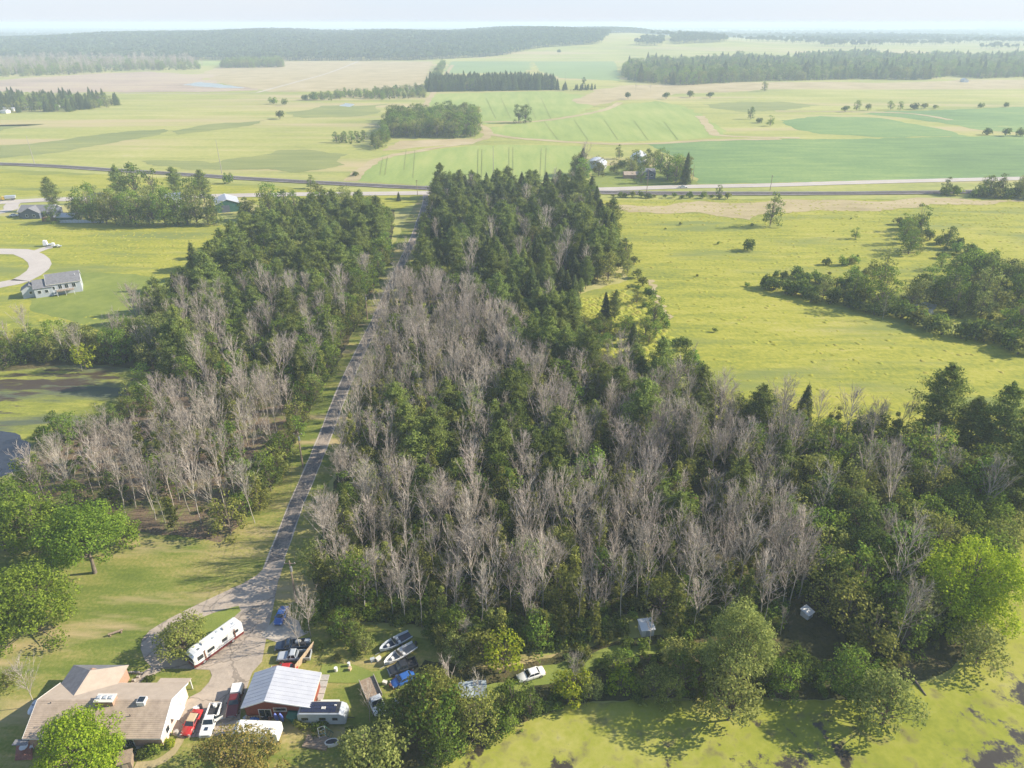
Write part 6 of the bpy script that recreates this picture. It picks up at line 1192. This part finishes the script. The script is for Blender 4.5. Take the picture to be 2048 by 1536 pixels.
p = at(448, 408, 4); r, _ = gable("pole_barn", "green pole barn with a white metal roof", "barn", p.x, p.y + 4, -1.15, 17, 13, 5.2, 7.6, 'greensiding', 'metalroof', bands=8); MB().box(8.45, 8.56, -3.5, 1.0, .05, 4.2).build("door", X['darksiding'], r)
p = at(200, 395, 4); gable("house", "house showing only a grey roof behind homestead trees", "house", p.x, p.y, .2, 11, 9, 4, 7, 'offwhite', 'greyroof')
# salvage beside the dark house
for i, (px, py, L_, m_, lb) in enumerate([(103, 442, 9, 'rust', "rusty container lying at the dark house's yard edge"), (112, 432, 12, 'plywood', "long tan lumber stack behind the rusty container")]):
    p = at(px, py); o = empty("container" if i == 0 else "lumber_stack", (p.x, p.y, .05), .0 if i == 0 else .9, lb, "container" if i == 0 else "lumber stack"); MB().box(-L_ / 2, L_ / 2, -1.2, 1.2, 0, 1.8 if i == 0 else .7, (.05, .05)).build("body", X[m_], o)
    for k in range(6): MB().box(-L_ / 2 + k * L_ / 6 + .05, -L_ / 2 + k * L_ / 6 + .2, -1.24, 1.24, 0.02, (1.84 if i == 0 else .74)).build("rib", X[m_], o)
for i, (px, py, m_) in enumerate([(153, 443, 'white'), (128, 436, 'silver'), (160, 438, 'offwhite')]):
    p = at(px, py); o = empty("crate", (p.x, p.y, .05), .3 * i, ["white crate before the dark green shed", "grey crate left of the dark green shed", "cream crate under the homestead trees"][i], "crate"); MB().box(-1.3, 1.3, -.9, .9, 0, 1.1, (.1, .1)).build("box", X[m_], o); MB().box(-1.35, 1.35, -.95, .95, 1.11, 1.2).build("lid", X[m_], o)
a, b = at(120, 446), at(205, 448); o = empty("panel_fence", (a.x, a.y, 0), 0, "long pale panel fence below the homestead trees", "fence")
for k in range(14): MB().box(k * (b.x - a.x) / 14, (k + 1) * (b.x - a.x) / 14 - .15, -.05, .05, .1, 1.8).build("panel", X['siding'], o); MB().box(k * (b.x - a.x) / 14 - .1, k * (b.x - a.x) / 14, -.08, .08, 0, 1.95).build("post", X['wood'], o)
# pale equipment at the cul-de-sac
for i, (px, py) in enumerate([(95, 492), (110, 494), (119, 495)]):
    p = at(px, py); o = empty("equipment_trailer", (p.x, p.y, .05), .3, ["white boxy trailer at the cul-de-sac's far side, left one", "white boxy trailer at the cul-de-sac, middle one", "small pale trailer at the cul-de-sac, right one"][i], "trailer")
    k = 1 - .25 * i; MB().loft([[(-1.6 * k, -1 * k, .5), (-1.6 * k, 1 * k, .5), (-1.3 * k, 1 * k, 2.9 * k), (-1.3 * k, -1 * k, 2.9 * k)], [(.4 * k, -1 * k, .5), (.4 * k, 1 * k, .5), (.1 * k, 1 * k, 2.7 * k), (.1 * k, -1 * k, 2.7 * k)]]).build("body", X['white'], o); MB().box(.45 * k, 2.2 * k, -.9 * k, .9 * k, .5, .9).build("deck", X['silver'], o); wheels(o, (0,), 1.0 * k, .35)
# dump truck
p = at(16, 398, 1); o = empty("dump_truck", (p.x, p.y, .25), heading((30, 397), (0, 399)), "yellow dump truck with a silver box on the highway", "truck")
MB().loft([sec(1.6, 1.2, .7, 2.7), sec(3.0, 1.2, .7, 2.7), sec(3.2, 1.15, .7, 1.8), sec(4.6, 1.0, .7, 1.6)]).build("cab", X['yellow'], o); MB().hexa([(-4.2, -1.2, 1.2), (1.3, -1.2, 1.2), (1.3, 1.2, 1.2), (-4.2, 1.2, 1.2)], [(-4.5, -1.3, 2.8), (1.4, -1.3, 2.8), (1.4, 1.3, 2.8), (-4.5, 1.3, 2.8)]).build("dump_box", X['silver'], o)
MB().box(3.0, 3.24, -1.0, 1.0, 1.9, 2.5).build("windscreen", X['glass'], o); MB().box(-4, 4.4, -.5, .5, .5, .75).build("chassis", X['dark'], o); wheels(o, (-3, -1.8, 3.6), 1.2, .5, .3)

# farm over the highway
p = at(1194, 332, 3); o = empty("hoop_barn", (p.x, p.y + 8, 0), -.25, "white round-roofed barn on the far farm", "barn")
prof = [(-7.5, 0)] + [(-7.5 + 15 * k / 10 if 0 < k < 10 else (-7.5 if k == 0 else 7.5), 3.6 + 3.4 * math.sin(PI * k / 10) ** .9) for k in range(11)] + [(7.5, 0)]
MB().prism(prof, -9, 9, 'y').build("shell", X['metalroof'], o)
for k in range(5): MB().prism([(u * 1.012, z * 1.012) for u, z in prof], -9 + 4.4 * k, -8.7 + 4.4 * k, 'y').build("rib", X['white'], o)
MB().box(-2.5, 2.5, -9.1, -9.0, .1, 4.5).build("door", X['silver'], o)
p = at(1279, 322, 3); r, _ = gable("barn", "white gable barn with a wide door on the far farm", "barn", p.x, p.y + 6, -1.85, 18, 11, 6.0, 9.0, 'whitesiding', 'metalroof', bands=6); MB().box(9.0, 9.1, -2.2, 2.2, .1, 4.2).build("door", X['silver'], r); window(r, 'x', 0, 5.2, 2.4, 1.8, (9.0, 1), 'silver')
p = at(1297, 350, 2.5); r, _ = gable("house", "dark farmhouse with white windows beside the highway", "house", p.x, p.y + 3, .0, 9, 9, 4.4, 6.8, 'darksiding', 'greyroof')
sub_gable(r, 0, -2.0, 8, 9, 4.3, 6.6, 'darksiding', 'greyroof', 1); sub_gable(r, -11, 0, 13, 7, 2.8, 4.6, 'brick', 'shingle')
for u in (-2.0, 1.8): window(r, 'y', u, 2.2, 2.0, 1.4, (-6.0, -1), 'white', 1)
# trailer park and distant farm roofs
for i, (px, py) in enumerate([(15, 222), (40, 216), (52, 219), (95, 212), (108, 216), (130, 210), (142, 213), (60, 207), (5, 226)]):
    p = at(px, py); r, _ = gable("mobile_home", "far mobile home among the trailer park trees", "house", p.x, p.y, rnd.uniform(-.3, .3), 18, 7, 3.2, 4.4, 'whitesiding', ['metalroof', 'greyroof', 'metalroof'][i % 3]); r['group'] = "mobile homes in the trailer park"
for i, (px, py, lb) in enumerate([(1375, 102, "far white barn left of the farm's silos"), (1392, 103, "far dark barn right of the silos"), (1465, 78, "far white house on a field's rim"), (1680, 95, "far roof among trees on the right, left one"), (1760, 104, "far roof among trees on the right, right one"), (1190, 109, "far white house at the forest's foot"),
        (72, 70, "far white building beyond the left ridge"), (1928, 164, "tiny white shed in the far right field"), (1860, 148, "pale roof in a gap of the broad wood")]):
    p = at(px, py); k = max(1, p.y / 1500); r, _ = gable("barn", lb, "barn", p.x, p.y, .2 * i, 16 * k, 9 * k, 4 * k, 6.5 * k, 'whitesiding' if i != 1 else 'darksiding', 'metalroof')
    if i < 1:
        for j, dx in enumerate((-28, -20)):
            o = empty("silo", (p.x + dx, p.y + 6, 0), 0, ["taller pale silo on the far farm", "shorter pale silo on the far farm"][j], "silo"); MB().tube((0, 0, 0), (0, 0, 24 - 5 * j), 3.4, n=16).build("drum", X['offwhite'], o, True); MB().tube((0, 0, 24.01 - 5 * j), (0, 0, 26.5 - 5 * j), 3.4, .5, 16).build("dome", X['metalroof'], o, True)

# ------------------------------------------------------------------ utility poles and wires
POLES = [(593, 1205, 10.5, 'wood', "leaning wooden power pole at the yard's edge of the dead stand", 2), (606, 935, 10.5, 'wood', "wooden power pole on the lane's left verge", 2), (735, 640, 10.5, 'wood', "wooden power pole at the lane's shaded bend", 2), (835, 391, 10, 'wood', "pole at the lane's junction with the highway", 1), (1293, 389, 16, 'wood', "wooden pole in front of the dark farmhouse", 1),
         (70, 330, 22, 'stone', "tall pale power pole at the left beyond the railway", 0), (444, 347, 24, 'stone', "tall pale power pole beyond the railway, left of the wood", 0), (987, 362, 24, 'stone', "tall pale pole rising behind the spruce wood", 0), (1540, 381, 10, 'wood', "thin pole beside the railway on the right", 1), (1385, 362, 11, 'wood', "thin pole at the soybean field's near edge", 0), (1130, 168, 20, 'stone', "far pale pole beside the pine block", 0)]
tops = []
for px, py, h, m_, lb, arm in POLES:
    p = at(px, py); o = empty("utility_pole", (p.x, p.y, 0), 0, lb, "utility pole"); ln = .4 if arm == 2 else 0
    MB().tube((0, 0, 0), (ln * .3, 0, h), .19 + .004 * h, .13, 8).build("pole", X[m_] if m_ != 'stone' else X['stone'], o)
    if arm:
        MB().box(-1.1 + ln * .3, 1.1 + ln * .3, -.06, .06, h - .7, h - .55).build("crossarm", X['wood'], o)
        for x in (-1, 0, 1): MB().tube((x * .95 + ln * .3, 0, h - .55), (x * .95 + ln * .3, 0, h - .35), .05).build("insulator", X['offwhite'], o)
    if arm == 2: MB().tube((.28, -.15, h - 2.4), (.28, -.15, h - 1.3), .22, n=10).build("transformer", X['steel'], o)
    tops.append(Vector((p.x, p.y, h - .4)))
def wire(a, b, label, sag=1.2, off=0):
    m = MB(); pr = None; k = 14
    for i in range(k + 1):
        t = i / k; q = a.lerp(b, t) + Vector((off, 0, -sag * 4 * t * (1 - t)))
        if pr is not None: m.tube(pr, q, .022, n=4)
        pr = q
    tag(m.build("power_line", X['dark']), label, "power line")
wire(tops[0], tops[1], "power line over the lane from the yard pole", 1.4, .95); wire(tops[0], tops[1], "second power line over the lane, left of the first", 1.5, -.95); wire(tops[1], tops[2], "power line from the verge pole toward the bend", 1.6, .9)
# crossing signals at the railway
for i, (px, py) in enumerate([(853, 383), (862, 374)]):
    p = at(px, py); o = empty("crossing_signal", (p.x, p.y, .1), 0, ["railway crossing signal on the highway's near side", "railway crossing signal on the highway's far side"][i], "signal")
    MB().tube((0, 0, 0), (0, 0, 4), .07).build("post", X['steel'], o)
    for s in (-1, 1): MB().hexa([(-.6, -.08, 3.5 - .4 * s), (-.6, -.05, 3.5 - .4 * s), (.6, -.05, 3.5 + .4 * s), (.6, -.08, 3.5 + .4 * s)], [(-.6, -.08, 3.65 - .4 * s), (-.6, -.05, 3.65 - .4 * s), (.6, -.05, 3.65 + .4 * s), (.6, -.08, 3.65 + .4 * s)]).build("crossbuck", X['white'], o); MB().tube((.35 * s, -.1, 2.7), (.35 * s, -.2, 2.7), .15, n=10).build("lamp", X['redlamp'], o)
# posts and mailbox on the lane
for i, (px, py) in enumerate([(829, 440)]):
    p = at(px, py); o = empty("lane_sign", (p.x, p.y, .05), 0, "small pale sign post on the lane's left verge", "sign"); MB().tube((0, 0, 0), (0, 0, 2.2), .05).build("post", X['steel'], o); MB().box(-.35, .35, -.03, .03, 1.6, 2.3).build("panel", X['white'], o)
# ------------------------------------------------------------------ haze
mh, th, oh = newmat("haze air")
pv = th.nodes.new("ShaderNodeVolumePrincipled"); pv.inputs["Color"].default_value = (.72, .86, 1, 1); pv.inputs["Density"].default_value = 0.00023; pv.inputs["Anisotropy"].default_value = 0.0
th.links.new(pv.outputs[0], oh.inputs["Volume"])
hz = MB().box(-17500, 17500, -400, 21500, -2.5, 103).build("haze", mh); tag(hz, "pale summer haze over the land", kind='stuff')
